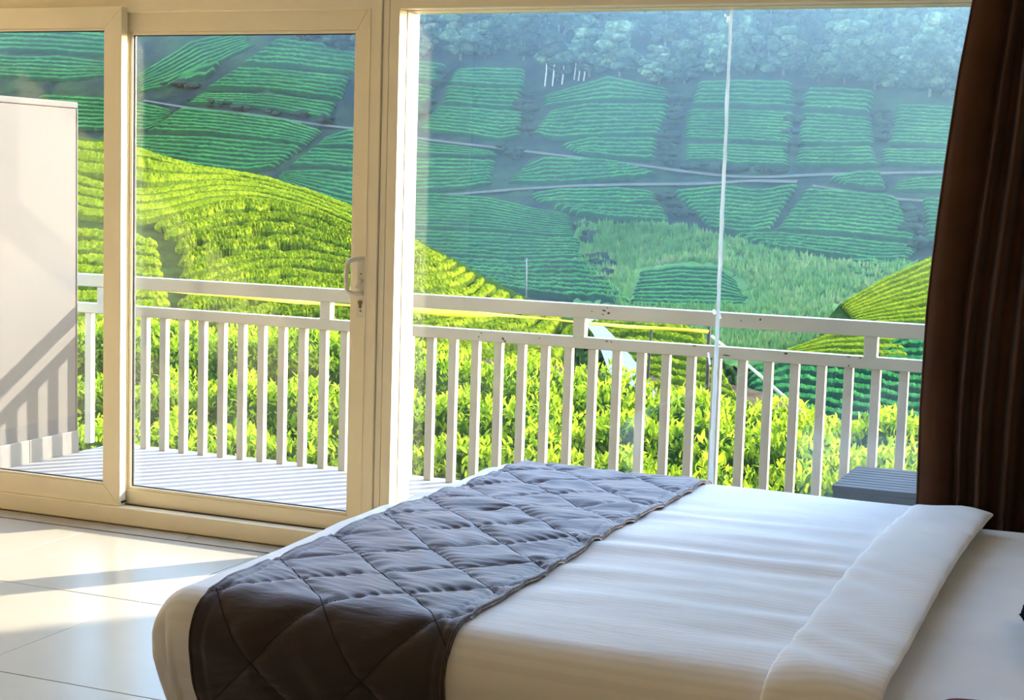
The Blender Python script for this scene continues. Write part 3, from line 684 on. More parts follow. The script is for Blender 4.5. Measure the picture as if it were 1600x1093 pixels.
def sheet(name, pxs, pys_fn, depth, mat, n_v, drop=0.12, rough=0.08, back=None, **kw):
    """terrain under a set of pixels: pys_fn(px) gives (top, bottom); back: metres the far side falls away behind its crest"""
    pxs = np.asarray(pxs, float); rowsV = []
    tops, bots = pys_fn(pxs)
    for k in range(n_v):
        t = k/(n_v-1); py = tops+(bots-tops)*t
        q = at_y(pxs, py, depth(pxs, py)); q[:, 2] -= drop; q += RNG.normal(0, rough, q.shape)
        rowsV.append(q)
    if back:
        q = rowsV[0].copy()
        extra = []
        for dy, dz in ((4, 0.5), (12, 3), (26, 9), (40, back)):
            e = q.copy(); sc = (q[:, 1]+dy)/q[:, 1]; e[:, 0] *= sc; e[:, 1] += dy; e[:, 2] -= dz; extra.append(e)
        rowsV = extra[::-1]+rowsV
    V = np.stack(rowsV, 0)
    return link(name, mesh_np(name, V.reshape(-1, 3), grid_faces(len(rowsV), len(pxs))[:, ::-1]), M[mat], smooth=True, **kw)

# --- terrain
hillside = sheet('hill_far', np.arange(-420, 2050, 9), lambda p: (np.full_like(p, -255), np.full_like(p, 730)), y_far, 'soil_far', 130, 0.25, 0.16, kind='structure')
hill_mid = sheet('hill_near', np.arange(-400, 960, 6), lambda p: (crest(p), np.full_like(p, 690)), y_mid, 'soil_mid', 70, 0.08, 0.03, back=16, kind='structure')
# ground right below the balcony, falling to the valley
gx_, gy_ = np.meshgrid(np.linspace(-26, 14, 60), np.linspace(7.76, 30, 40), indexing='ij')
gz_ = -0.75-0.02*(gy_-8)-0.05*(gx_+3).clip(0)-0.0*gx_ - 0.12*((gy_-13).clip(0))*(1/(1+np.exp(-(gx_+5)*0.8)))-0.05*(gy_-13).clip(0)+RNG.normal(0, 0.02, gx_.shape)
link('ground_garden', mesh_np('ground_garden', np.stack([gx_, gy_, gz_], -1).reshape(-1, 3), grid_faces(60, 40)), M['soil_near'], smooth=True, kind='structure')

# --- the bright hill: one hedge per contour row, each a thing
MK = [
 [(60, 214), (205, 232), (300, 260), (400, 284), (480, 304), (550, 329), (600, 350), (640, 371)],
 [(60, 226), (228, 253), (284, 263), (349, 266), (418, 280), (480, 299), (548, 325), (600, 349), (650, 376)],
 [(60, 262), (180, 292), (228, 297), (278, 291), (340, 283), (402, 288), (464, 304), (548, 338), (610, 365), (662, 383)],
 [(60, 296), (180, 320), (228, 322), (278, 312), (340, 300), (402, 302), (480, 321), (548, 351), (620, 380), (674, 390)],
 [(60, 336), (180, 350), (237, 350), (293, 334), (340, 322), (402, 315), (480, 328), (548, 360), (630, 390), (680, 394)],
 [(246, 366), (309, 353), (356, 342), (418, 337), (480, 347), (548, 372), (620, 394), (668, 398), (686, 396)],
 [(270, 381), (324, 365), (371, 356), (433, 353), (496, 365), (548, 384), (640, 404), (676, 407), (692, 400)],
 [(278, 402), (340, 384), (402, 375), (464, 375), (514, 390), (548, 400), (640, 421), (690, 418), (704, 406)],
 [(280, 424), (340, 409), (402, 395), (464, 395), (548, 410), (640, 438), (700, 433), (720, 416)],
 [(284, 441), (356, 420), (418, 409), (480, 411), (548, 422), (640, 453), (716, 442), (735, 425)],
 [(290, 452), (337, 439), (402, 425), (464, 422), (548, 436), (640, 468), (728, 456), (750, 433)],
 [(280, 466), (387, 446), (449, 438), (536, 448), (640, 483), (738, 470), (765, 444)],
 [(278, 480), (340, 466), (420, 462), (548, 474), (640, 499), (752, 484), (784, 456)],
 [(290, 498), (420, 480), (548, 492), (650, 513), (780, 494), (804, 464)],
 [(300, 522), (450, 502), (548, 508), (660, 528), (806, 508), (832, 474)],
 [(300, 548), (450, 528), (548, 528), (680, 545), (832, 524), (862, 487)],
 [(300, 580), (500, 556), (700, 566), (862, 545), (892, 503)],
 [(300, 612), (500, 590), (700, 594), (880, 575), (915, 530)],
]
ORD = ['first', 'second', 'third', 'fourth', 'fifth', 'sixth', 'seventh', 'eighth', 'ninth', 'tenth', 'eleventh', 'twelfth', 'thirteenth', 'fourteenth', 'fifteenth', 'sixteenth', 'seventeenth', 'eighteenth',
       'nineteenth', 'twentieth', 'twenty-first', 'twenty-second', 'twenty-third', 'twenty-fourth', 'twenty-fifth', 'twenty-sixth', 'twenty-seventh', 'twenty-eighth', 'twenty-ninth', 'thirtieth']
SUBROWS = [1, 2, 2, 2, 1, 1, 1, 1, 1, 1, 1, 1, 1, 1, 1, 1, 1]
kk = 0
for i in range(len(MK)-1):
    m_ = 420
    ka = MK[i] if i != 4 else [(237, 350)]+MK[i][3:]
    K2 = np.stack([resample(ka, m_), resample(MK[i+1], m_)])
    for q in range(SUBROWS[i]):
        n_ = SUBROWS[i]
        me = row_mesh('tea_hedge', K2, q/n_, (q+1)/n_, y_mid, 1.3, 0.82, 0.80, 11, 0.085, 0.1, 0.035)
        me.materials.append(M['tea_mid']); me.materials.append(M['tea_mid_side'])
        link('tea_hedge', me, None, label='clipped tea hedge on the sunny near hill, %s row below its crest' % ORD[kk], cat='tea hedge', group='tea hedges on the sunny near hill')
        kk += 1
LB0 = resample([(20, 352), (120, 360), (200, 368), (246, 376)], 120); LB1 = resample([(20, 520), (150, 516), (220, 508), (272, 500)], 120)
for q in range(8):
    me = row_mesh('tea_hedge', np.stack([LB0, LB1]), q/8, (q+1)/8, y_mid, 2, 0.78, 0.80, 11, 0.085, 0.1, 0.06)
    me.materials.append(M['tea_mid']); me.materials.append(M['tea_mid_side'])
    link('tea_hedge', me, None, label='short tea hedge beside the dark gully, %s row from the top of its bank' % ORD[q], cat='tea hedge', group='short tea hedges left of the gully')

# --- nearer hills on the valley's other side
def hill(name, pts_top, bottom, depth, px_step=5, nv=26, back=9, **kw):
    T_ = np.asarray(pts_top, float)
    return sheet(name, np.arange(T_[0, 0], T_[-1, 0]+1, px_step), lambda p: (np.interp(p, T_[:, 0], T_[:, 1]), np.full_like(p, bottom)), depth, 'soil_mid', nv, 0.2, 0.06, back=back, kind='structure', **kw)
dep33 = linear_depth(395, 152, 520, 112); dep34 = linear_depth(515, 98, 700, 42, 0.0); dep37 = linear_depth(500, 52, 650, 19)
def y_gl(px, py):   # rounded brow for the small hill right of the mid hill
    return y_far(px, py)
hill('hill_right', [(1280, 505), (1310, 473), (1370, 440), (1450, 404), (1560, 380), (1800, 350)], 560, dep33)
hill('hill_low', [(1130, 600), (1180, 566), (1240, 543), (1290, 523), (1350, 516), (1400, 516), (1470, 512), (1700, 505)], 720, dep34)
hill('hill_roadside', [(905, 506), (980, 503), (1060, 512), (1100, 522), (1140, 560), (1180, 640)], 690, dep37, back=5)

# --- tea plots: top curve, bottom curve, rows, surface, label
FAR = y_far
PLOTS = [
 ([(-40, 30), (90, 35), (190, 42)], [(-40, 80), (90, 84), (190, 92)], 6, FAR, 'tea plot at the top of the leftmost pane, above the end wall'),
 ([(-40, 88), (90, 90), (190, 100)], [(-40, 120), (100, 128), (190, 118)], 5, FAR, 'tea plot in the leftmost pane, second strip down the far slope'),
 ([(60, 150), (200, 158), (272, 174)], [(60, 202), (228, 206), (252, 192)], 7, FAR, 'tea plot just above the near hill crest, beside the left door stile'),
 ([(215, 118), (270, 85), (300, 66), (380, 50)], [(215, 146), (262, 138), (315, 114), (400, 70)], 7, FAR, 'slanting tea plot at the upper left of the sliding door glass'),
 ([(276, 122), (310, 108), (348, 99)], [(278, 131), (318, 126), (334, 115)], 2, FAR, 'tiny tea plot above the dark thicket seen through the sliding door'),
 ([(430, 66), (490, 70), (565, 78)], [(375, 104), (440, 106), (556, 116)], 5, FAR, 'topmost wide tea plot seen through the sliding door'),
 ([(368, 110), (440, 112), (548, 121)], [(318, 142), (420, 142), (535, 158)], 5, FAR, 'second wide tea plot from the top behind the sliding door'),
 ([(312, 148), (420, 149), (528, 163)], [(288, 162), (360, 166), (430, 172), (515, 189)], 4, FAR, 'third wide tea plot behind the sliding door, bordering the dark track'),
 ([(280, 172), (350, 178), (450, 190), (506, 207)], [(228, 208), (330, 211), (430, 222), (480, 229)], 6, FAR, 'long tea plot just below the dark track behind the sliding door'),
 ([(205, 212), (330, 217), (430, 227), (477, 233)], [(205, 245), (300, 262), (380, 272), (428, 264)], 6, FAR, 'lowest left tea plot behind the sliding door, meeting the near hill crest'),
 ([(505, 218), (548, 205), (640, 206)], [(488, 230), (548, 232), (640, 233)], 3, FAR, 'narrow tea plot right of the diagonal ditch behind the door'),
 ([(485, 235), (548, 237), (640, 239)], [(450, 262), (500, 262), (548, 266), (640, 268)], 4, FAR, 'middle tea plot right of the diagonal ditch behind the door'),
 ([(440, 268), (500, 268), (548, 272), (640, 276)], [(430, 280), (490, 312), (548, 332), (640, 350)], 7, FAR, 'lowest tea plot right of the diagonal ditch, against the near hill crest'),
 ([(600, 96), (645, 97), (700, 103)], [(600, 124), (650, 126), (692, 131)], 4, FAR, 'corner tea plot under the forest beside the window jamb'),
 ([(600, 129), (650, 132), (680, 137)], [(600, 160), (650, 163), (676, 162)], 4, FAR, 'second small tea plot down the window jamb'),
 ([(600, 166), (645, 167), (667, 171)], [(600, 196), (640, 199), (652, 190)], 4, FAR, 'third small tea plot down the window jamb'),
 ([(712, 110), (760, 108), (822, 110)], [(700, 130), (760, 136), (822, 138)], 4, FAR, 'hazy tea plot right below the forest, left of the shrubby gully'),
 ([(697, 135), (760, 141), (822, 142)], [(692, 162), (750, 168), (806, 172)], 4, FAR, 'second tea plot below the forest, left of the shrubby gully'),
 ([(682, 168), (750, 172), (820, 177)], [(652, 204), (720, 212), (780, 222), (815, 213)], 7, FAR, 'broad tea plot left of the shrubby gully, above the dark track'),
 ([(600, 220), (650, 222), (720, 231), (772, 237)], [(600, 242), (650, 242), (730, 245), (782, 244)], 3, FAR, 'narrow tea strip just below the dark track by the window jamb'),
 ([(600, 248), (700, 250), (776, 252)], [(600, 302), (650, 301), (720, 297), (770, 287)], 7, FAR, 'tea plot by the window jamb above the pale lower track'),
 ([(600, 304), (680, 304), (760, 309), (830, 326), (892, 336)], [(600, 356), (645, 356), (760, 361), (860, 369), (902, 369)], 9, FAR, 'greyish tea plot just under the pale lower track by the jamb'),
 ([(600, 362), (760, 366), (860, 373), (906, 373)], [(640, 402), (720, 404), (800, 409), (900, 404), (926, 411)], 6, FAR, 'tea plot with a crossing ditch, just above the utility pole'),
 ([(690, 409), (800, 413), (880, 409), (932, 416)], [(780, 455), (850, 466), (930, 471), (990, 477)], 7, FAR, 'sunlit tea plot around the utility pole'),
 ([(850, 150), (950, 122), (1050, 142)], [(850, 166), (950, 160), (1045, 160)], 4, FAR, 'dim tea plot below the pale tree trunks'),
 ([(858, 176), (920, 165), (1050, 165)], [(830, 210), (870, 220), (940, 215), (1030, 213)], 7, FAR, 'wide tea plot right of the shrubby gully, second below the trunks'),
 ([(875, 229), (920, 218), (1030, 218)], [(905, 240), (960, 250), (1025, 250)], 4, FAR, 'third tea plot below the pale trunks, above the thin footpath'),
 ([(815, 265), (850, 248), (920, 252), (968, 259)], [(793, 286), (850, 289), (900, 287), (1000, 281), (1032, 275)], 5, FAR, 'wedge shaped tea plot between the footpath and the lower track'),
 ([(825, 306), (870, 298), (960, 296), (1022, 301)], [(845, 318), (900, 320), (980, 322), (1032, 318)], 3, FAR, 'slim tea plot just under the lower track, above the grass bank'),
 ([(860, 325), (960, 323), (1037, 326)], [(905, 338), (960, 346), (1050, 349)], 3, FAR, 'slim tea plot directly on top of the grass bank'),
 ([(1090, 130), (1150, 128), (1240, 130)], [(1080, 166), (1150, 167), (1245, 172)], 5, FAR, 'pale tea plot under the forest, crossed by the sealant line'),
 ([(1075, 173), (1150, 173), (1243, 178)], [(1068, 218), (1150, 222), (1237, 227)], 8, FAR, 'second tea plot below the forest, crossed by the sealant line'),
 ([(1070, 227), (1150, 228), (1236, 232)], [(1070, 252), (1120, 251), (1150, 258), (1235, 261)], 5, FAR, 'third tea plot below the forest, crossed by the sealant line'),
 ([(1256, 140), (1300, 140), (1370, 145)], [(1252, 173), (1300, 176), (1360, 180)], 4, FAR, 'misty tea plot under the forest, right of the straight ditch'),
 ([(1252, 179), (1300, 181), (1365, 187)], [(1247, 225), (1300, 228), (1368, 226)], 7, FAR, 'second tea plot right of the straight ditch'),
 ([(1246, 233), (1310, 232), (1365, 231)], [(1243, 258), (1310, 262), (1375, 260)], 4, FAR, 'third tea plot right of the straight ditch, above the track'),
 ([(1402, 165), (1500, 170), (1620, 170)], [(1385, 226), (1500, 230), (1620, 234)], 9, FAR, 'misty tea plot beside the curtain, high on the far slope'),
 ([(1378, 234), (1490, 236), (1620, 240)], [(1378, 256), (1490, 262), (1620, 264)], 4, FAR, 'tea strip beside the curtain just above the track'),
 ([(1295, 281), (1340, 271), (1378, 271)], [(1320, 290), (1350, 295), (1386, 297)], 3, FAR, 'small rounded tea plot just below the upper track'),
 ([(1400, 286), (1440, 279), (1500, 276)], [(1395, 298), (1440, 300), (1500, 303)], 3, FAR, 'small tea plot below the track next to the curtain'),
 ([(1050, 301), (1130, 293), (1190, 299), (1250, 290)], [(1110, 358), (1150, 366), (1180, 366), (1203, 362)], 9, FAR, 'heart shaped bright tea plot behind the sealant line'),
 ([(1257, 299), (1300, 299), (1380, 306), (1402, 313)], [(1212, 362), (1300, 366), (1380, 374), (1440, 382)], 9, FAR, 'largest bright tea plot right of the sealant line'),
 ([(1142, 373), (1210, 368), (1300, 373), (1440, 386)], [(1200, 391), (1280, 399), (1370, 409), (1420, 404)], 4, FAR, 'bright tea strip below the largest plot, above the dry bank'),
 ([(1440, 311), (1520, 316)], [(1446, 375), (1520, 372)], 8, FAR, 'narrow tea plot half hidden by the curtain'),
 ([(1330, 408), (1360, 406), (1382, 411)], [(1310, 425), (1360, 435), (1396, 425)], 3, FAR, 'little tea patch on the edge of the grass bank near the curtain'),
 ([(1000, 425), (1060, 417), (1120, 420), (1152, 442)], [(982, 478), (1050, 483), (1130, 485), (1172, 479)], 8, FAR, 'dark rounded tea plot in the middle of the grass bank'),
 ([(1312, 476), (1370, 443), (1450, 407), (1540, 386)], [(1340, 508), (1400, 508), (1470, 508), (1560, 508)], 11, dep33, 'sunlit tea rows arching over the right hill by the curtain'),
 ([(1222, 549), (1290, 526), (1350, 519), (1402, 524)], [(1225, 556), (1300, 562), (1380, 578), (1432, 575)], 5, dep34, 'sunlit tea knoll seen between the two rails near the curtain'),
 ([(1388, 545), (1422, 526), (1470, 520)], [(1342, 580), (1400, 586), (1470, 594)], 5, dep34, 'shaded tea rows behind the last railing post'),
 ([(1170, 580), (1240, 562), (1320, 572), (1400, 592), (1480, 600)], [(1170, 660), (1300, 690), (1400, 705), (1500, 715)], 8, dep34, 'shaded tea slope behind the balusters on the right'),
 ([(915, 511), (980, 507), (1050, 516), (1098, 526)], [(1005, 612), (1060, 625), (1120, 640), (1170, 660)], 8, dep37, 'sunlit tea rows right of the road'),
]
for top, bot, n_, dep_, lab in PLOTS:
    if dep_ is FAR: n_ = max(2, round(n_*1.2))
    Lpx = max(np.hypot(*np.diff(np.asarray(t_, float), axis=0).T).sum() for t_ in (top, bot))
    near = dep_ is not FAR; seg = 1.5 if near else 2.4
    m_ = max(12, int(Lpx/seg))
    K2 = np.stack([resample(top, m_), resample(bot, m_)])
    root = empty('tea_plot', tuple(at_pix(np.asarray(bot[len(bot)//2:len(bot)//2+1], float), dep_)[0]), label=lab, cat='tea plot', group='tea plots across the valley')
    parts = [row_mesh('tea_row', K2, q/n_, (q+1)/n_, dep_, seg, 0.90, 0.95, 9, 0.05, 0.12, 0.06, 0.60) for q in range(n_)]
    me = join_np('tea_rows', parts); mk = 'tea_mid' if lab.startswith('sunlit') and near else 'tea_far'  # near plots
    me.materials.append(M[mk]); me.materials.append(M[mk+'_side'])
    o = link('tea_rows', me, None, root); o['kind'] = 'stuff'

# --- tracks, footpath and road
def strip(name, pts, width, depth, mat, lift=0.15, label=None, kind='structure'):
    P = resample(pts, max(20, int(len(pts)*14))); q = at_pix(P, depth)
    wv = width*(1+smooth_noise(len(q), 4, 0.12)); V = []
    for k in range(len(q)):
        for u in (-.5, -.17, .17, .5): V.append(q[k]+np.array([0, u*wv[k], u*wv[k]*0.35+lift-(.12 if abs(u) > .4 else 0)]))
    o = link(name, mesh_np(name, V, grid_faces(len(q), 4)), M[mat], smooth=True, kind=kind)
    if label: o['label'] = label
    return o
strip('path_earth', [(225, 157), (300, 170), (400, 179), (500, 196), (560, 201), (660, 217), (740, 227), (790, 232), (850, 240), (930, 249), (1000, 258), (1100, 272), (1180, 278), (1290, 272), (1400, 270), (1560, 268)], 0.9, FAR, 'trail', label='earth track cut across the far slope')
strip('path_earth', [(640, 306), (720, 303), (800, 296), (900, 290), (1000, 288), (1100, 287), (1180, 282), (1250, 284)], 1.1, FAR, 'trail', label='pale lower track across the far slope')
strip('path_earth', [(1270, 290), (1330, 300), (1400, 311), (1480, 316)], 0.7, FAR, 'trail', label='short footpath near the curtain')
rd_l = np.array([(880, 491), (908, 508), (926, 535), (937, 560), (950, 600), (968, 660)], float); rd_r = np.array([(901, 493), (930, 508), (955, 535), (975, 560), (1003, 600), (1035, 660)], float)
yr_ = np.array([64, 52, 41, 34, 28, 21.5])
V = []
for t_ in np.linspace(0, 5, 40):
    i0 = min(int(t_), 4); f_ = t_-i0
    a = rd_l[i0]*(1-f_)+rd_l[i0+1]*f_; b = rd_r[i0]*(1-f_)+rd_r[i0+1]*f_; y_ = yr_[i0]*(1-f_)+yr_[i0+1]*f_
    for w_ in (0, .33, .66, 1):
        p = a*(1-w_)+b*w_; q = at_y(p[0], p[1], y_); q[2] += 0.25; V.append(q)
link('road', mesh_np('road', V, grid_faces(40, 4)), M['asphalt'], smooth=True, kind='structure', label='grey asphalt road winding round the near hill')

# --- rough grass bank: tufts too many to count
tv, tf = [], []
cnt = 0
GR = [np.array(p_, float) for p_ in ([(905, 350), (1060, 352), (1140, 375), (1230, 398), (1330, 415), (1420, 412), (1380, 435), (1300, 480), (1300, 560), (1120, 560), (980, 490), (905, 420)],)]
def inside(p, poly):
    x, y = p; c = False; j = len(poly)-1
    for i in range(len(poly)):
        if (poly[i][1] > y) != (poly[j][1] > y) and x < (poly[j][0]-poly[i][0])*(y-poly[i][1])/(poly[j][1]-poly[i][1]+1e-9)+poly[i][0]: c = not c
        j = i
    return c
while cnt < 5200:
    p = (RNG.uniform(900, 1425), RNG.uniform(348, 560))
    if not inside(p, GR[0]) or inside(p, [(992, 420), (1060, 412), (1125, 414), (1170, 445), (1180, 482), (980, 482)]): continue
    q = at_y(p[0], p[1], float(y_far(*p))); s_ = RNG.uniform(0.35, 1.0); base = len(tv)
    for a_ in range(4):
        an = RNG.uniform(0, 6.28); r_ = s_*RNG.uniform(0.3, 0.6)
        tv += [tuple(q+[r_*math.cos(an), r_*math.sin(an), -0.2]), tuple(q+[r_*math.cos(an+2), r_*math.sin(an+2), -0.2]), tuple(q+[r_*1.5*math.cos(an+1)*RNG.uniform(.3, 1.2), r_*math.sin(an+1), s_*RNG.uniform(.7, 1.3)])]
        b_ = base+a_*3; tf.append((b_, b_+1, b_+2))
    cnt += 1
o = link('rough_grass', mesh_np('rough_grass', tv, tf), M['grass'], label='rough pale grass covering the bank below the far plots', cat='grass', kind='stuff')
gs = sheet('field_grass', np.arange(895, 1440, 6), lambda p: (np.interp(p, [895, 905, 1060, 1140, 1230, 1330, 1440], [372, 350, 352, 375, 398, 412, 408]), np.full_like(p, 575)), y_far, 'grass', 46, -0.05, 0.12, kind='structure')

# --- forest: a few tree kinds, copied as single trees
def blob(V0, F0, c, r, rng):
    n_ = V0/np.linalg.norm(V0, axis=1)[:, None]
    k = rng.normal(0, 1, (5, 3)); ph = rng.uniform(0, 6, 5)
    d = 1+sum(0.09*np.sin(3.2*(n_@k[i])+ph[i]) for i in range(5))+0.07*np.sin(9*n_[:, 0]+ph[0])*np.sin(8*n_[:, 1]+ph[1])*np.sin(9*n_[:, 2]+ph[2])+rng.normal(0, 0.055, len(n_))
    return n_*d[:, None]*np.asarray(r)+np.asarray(c)
ib = bmesh.new(); bmesh.ops.create_icosphere(ib, subdivisions=2, radius=1)
IV = np.array([v.co[:] for v in ib.verts]); IF = np.array([[v.index for v in f.verts] for f in ib.faces]); ib.free()
def crown_mesh(name, blobs, seed):
    rng = np.random.default_rng(seed); Vs, Fs, off = [], [], 0
    for c, r in blobs:
        Vs.append(blob(IV, IF, c, r, rng)); Fs.append(IF+off); off += len(IV)
    return mesh_np(name, np.vstack(Vs), np.vstack(Fs))
def make_tree(seed, h, spread, trunk_h, nb, slim=1.0):
    rng = np.random.default_rng(seed); root = empty('forest_tree', (0, 0, 0)); bl = []
    for i in range(nb):
        a = rng.uniform(0, 6.28); t_ = rng.uniform(0, 1); rr = spread*(1-abs(t_-.35)*0.9)*rng.uniform(.2, .8)
        bl.append(((rr*math.cos(a), rr*math.sin(a), trunk_h+t_*(h-trunk_h)*0.85), np.array([1, 1, 0.62])*spread*rng.uniform(.15, .30)))
    me = crown_mesh('crown', bl, seed); link('crown', me, M['tree'], root, smooth=True)
    tr_ = link('trunk', tube_me('trunk', [(0, 0, -1), (0.1, 0, trunk_h*.5), (0.0, 0.1, trunk_h), (0.15, 0, h*.7)], [.26*slim, .22*slim, .18*slim, .08], 7), M['bark_dark'], root, smooth=True)
    for b_ in range(3):
        a = rng.uniform(0, 6.28); z0 = trunk_h*rng.uniform(.8, 1.0)
        link('branch', tube_me('branch', [(0, 0, z0), (math.cos(a)*spread*.3, math.sin(a)*spread*.3, z0+1.4), (math.cos(a)*spread*.55, math.sin(a)*spread*.55, z0+2.6)], [.12*slim, .09*slim, .05], 6), M['bark_dark'], tr_, smooth=True)
    return root
PROTO = [make_tree(11, 13, 5.2, 3.0, 44), make_tree(12, 10, 5.6, 1.6, 46), make_tree(13, 15, 4.4, 3.5, 42), make_tree(14, 8, 4.4, 0.8, 36)]
used = [False]*4
def tree(px, py, kind, scale, label, group):
    q = at_y(px, py, float(y_far(px, py)))
    o = PROTO[kind] if not used[kind] else copy_tree(PROTO[kind]); used[kind] = True
    o.location = q+np.array([0, 0, -0.3]); o.rotation_euler = (0, 0, RNG.uniform(0, 6.28)); o.scale = (scale*RNG.uniform(.9, 1.1),)*2+(scale*RNG.uniform(.9, 1.1),)
    tag(o, label, 'tree', group); return o
FL = lambda px: np.interp(px, [470, 530, 600, 640, 840, 870, 950, 1060, 1100, 1240, 1300, 1500, 1620], [72, 88, 95, 98, 104, 136, 120, 138, 126, 126, 136, 158, 160])
TIER = ['', 'second tier', 'third tier', 'fourth tier', 'fifth tier', 'sixth tier', 'seventh tier']
G_ = 'trees of the hazy forest above the tea plots'
for r_, dp in enumerate((0, 30, 62, 96, 132, 170, 210)):
    px = 476+r_*17; tk = 0
    while px < 1640:
        base = FL(px)-dp-RNG.uniform(4, 14)
        if base > -12:
            lb = ('hazy tree at the lower edge of the forest, %s from the left' if r_ == 0 else 'misty forest tree, '+TIER[r_]+' above the plots, %s from the left') % ORD[tk]; tk += 1
            tree(px, base, int(RNG.integers(0, 4)) if r_ else int(RNG.choice([1, 3, 3, 1])), RNG.uniform(.75, 1.15), lb, G_ if r_ else 'trees along the lower forest edge')
        px += RNG.uniform(38, 62)
# slim pale trunks standing free in front of the forest
for ki, (px, py, h_) in enumerate(((851, 133, 5.0), (863, 133, 6.0), (878, 129, 4.5), (897, 121, 4.0), (904, 122, 4.2), (912, 123, 3.6))):
    q = at_y(px, py, float(y_far(px, py))); r = empty('slim_tree', tuple(q), label='slim tree with bare pale trunk at the forest edge, %s from the left' % ORD[ki], cat='tree', group='bare pale trunks at the forest edge')
    link('trunk', tube_me('trunk', [q+[0, 0, -.5], q+[.25, 0, h_*.5], q+[.1, 0, h_]], [.15, .12, .08], 7), M['bark'], r, smooth=True)
    rng_ = np.random.default_rng(int(px)); bl = [(q+np.array([rng_.uniform(-1.6, 1.6), rng_.uniform(-1.2, 1.2), h_+rng_.uniform(-1.0, 1.6)]), np.array([1.5, 1.5, .9])*rng_.uniform(.7, 1.1)) for _ in range(5)]
    link('crown', crown_mesh('crown', bl, int(px)), M['tree'], r, smooth=True)

# --- shrubs along gullies and ditches
sh_me = [crown_mesh('shrub', [((RNG.uniform(-.8, .8), RNG.uniform(-.5, .5), RNG.uniform(.2, .7)), np.array([.8, .7, .6])*RNG.uniform(.6, 1)) for _ in range(5)], 90+i) for i in range(3)]
for me in sh_me:
    me.materials.append(M['shrub']); me.polygons.foreach_set('use_smooth', np.ones(len(me.polygons), bool))
SHR = [((820, 140), (824, 215), 8, 'dark shrub in the gully that splits the far plots'), ((790, 228), (808, 252), 5, 'dark shrub where the gully meets the track'), ((1062, 150), (1036, 260), 11, 'dark shrub in the wooded gully left of the sealant line'),
       ((1372, 165), (1388, 225), 7, 'dark shrub in the gully by the misty plots'), ((256, 132), (310, 138), 6, 'dark shrub in the thicket behind the sliding door'), ((300, 158), (520, 190), 9, 'dark shrub along the track behind the sliding door'),
       ((1035, 300), (1075, 345), 5, 'dark shrub in the ditch beside the heart shaped plot'), ((905, 345), (950, 450), 7, 'dark shrub along the edge of the grass bank'), ((1420, 320), (1450, 390), 6, 'dark shrub in the dry gully by the curtain'),
       ((700, 105), (668, 190), 6, 'dark shrub in the narrow gully near the window jamb'), ((1245, 130), (1240, 258), 6, 'low dark shrub in the straight ditch'), ((1060, 262), (1240, 268), 7, 'low dark shrub on the bank above the track')]
for a, b, n_, lab in SHR:
    for k in range(n_):
        t_ = (k+RNG.uniform(.1, .9))/n_; px = a[0]+(b[0]-a[0])*t_+RNG.normal(0, 3.5); py = a[1]+(b[1]-a[1])*t_+RNG.normal(0, 1.5)
        o = bpy.data.objects.new('shrub', sh_me[k % 3]); COL.objects.link(o); o.location = at_y(px, py, float(y_far(px, py))); o.rotation_euler = (0, 0, RNG.uniform(0, 6)); s_ = RNG.uniform(.7, 1.35); o.scale = (s_*1.25, s_, s_*.8)
        tag(o, lab+', %s from %s' % (ORD[k], 'the left' if abs(b[0]-a[0]) > abs(b[1]-a[1]) else 'the top'), 'shrub', lab.replace('dark shrub', 'dark shrubs'))

# --- utility pole on the hill
q = at_y(822, 459, 116.0); ph = 2.55
up = empty('utility_pole', tuple(q), label='thin utility pole with a short crossarm behind the near hill', cat='pole')
top = at_y(818, 403, 116.0); H_ = top[2]-q[2]
link('mast', tube_me('mast', [q+[0, 0, -.6], q+[-.02, 0, H_*.6], q+[-.06, 0, H_]], [.075, .065, .05], 8), M['pole'], up, smooth=True)
for f_, w_ in ((.78, .32), (.93, .24)): link('crossarm', tube_me('crossarm', [q+[-w_, 0, H_*f_], q+[w_, 0, H_*f_]], .035, 6), M['pole'], up)

# ================================================================== HEDGES BY THE BALCONY
def leaf_template(n=5):
    """pointed leaf, folded along the midrib and curved; length 1 along +x"""
    t_ = np.linspace(0, 1, n); w_ = np.sin(np.pi*t_**0.85)*0.19; V = []
    for i in range(n):
        z_ = -0.22*t_[i]**2+0.05*t_[i]
        V += [(t_[i], -w_[i], z_+w_[i]*.45), (t_[i], 0, z_), (t_[i], w_[i], z_+w_[i]*.45)]
    Fq = []
    for i in range(n-1):
        a = i*3; Fq += [(a, a+3, a+4, a+1), (a+1, a+4, a+5, a+2)]
    return np.array(V), np.array(Fq)
LV, LF = leaf_template()
def leaves_mesh(name, pos, dirs, ups, size, tone):
    n_ = len(pos); side = np.cross(ups, dirs); side /= np.linalg.norm(side, axis=1)[:, None]+1e-9; up2 = np.cross(dirs, side)
    V = pos[:, None]+size[:, None, None]*(LV[None, :, :1]*dirs[:, None]+LV[None, :, 1:2]*side[:, None]+LV[None, :, 2:]*up2[:, None])
    Fq = (LF[None]+(np.arange(n_)*len(LV))[:, None, None]).reshape(-1, 4)
    me = mesh_np(name, V.reshape(-1, 3), Fq)
    a = me.attributes.new('tone', 'FLOAT', 'FACE'); a.data.foreach_set('value', np.repeat(tone, len(LF)).astype(np.float32)); return me
def unit(v): return v/(np.linalg.norm(v, axis=-1)[..., None]+1e-9)
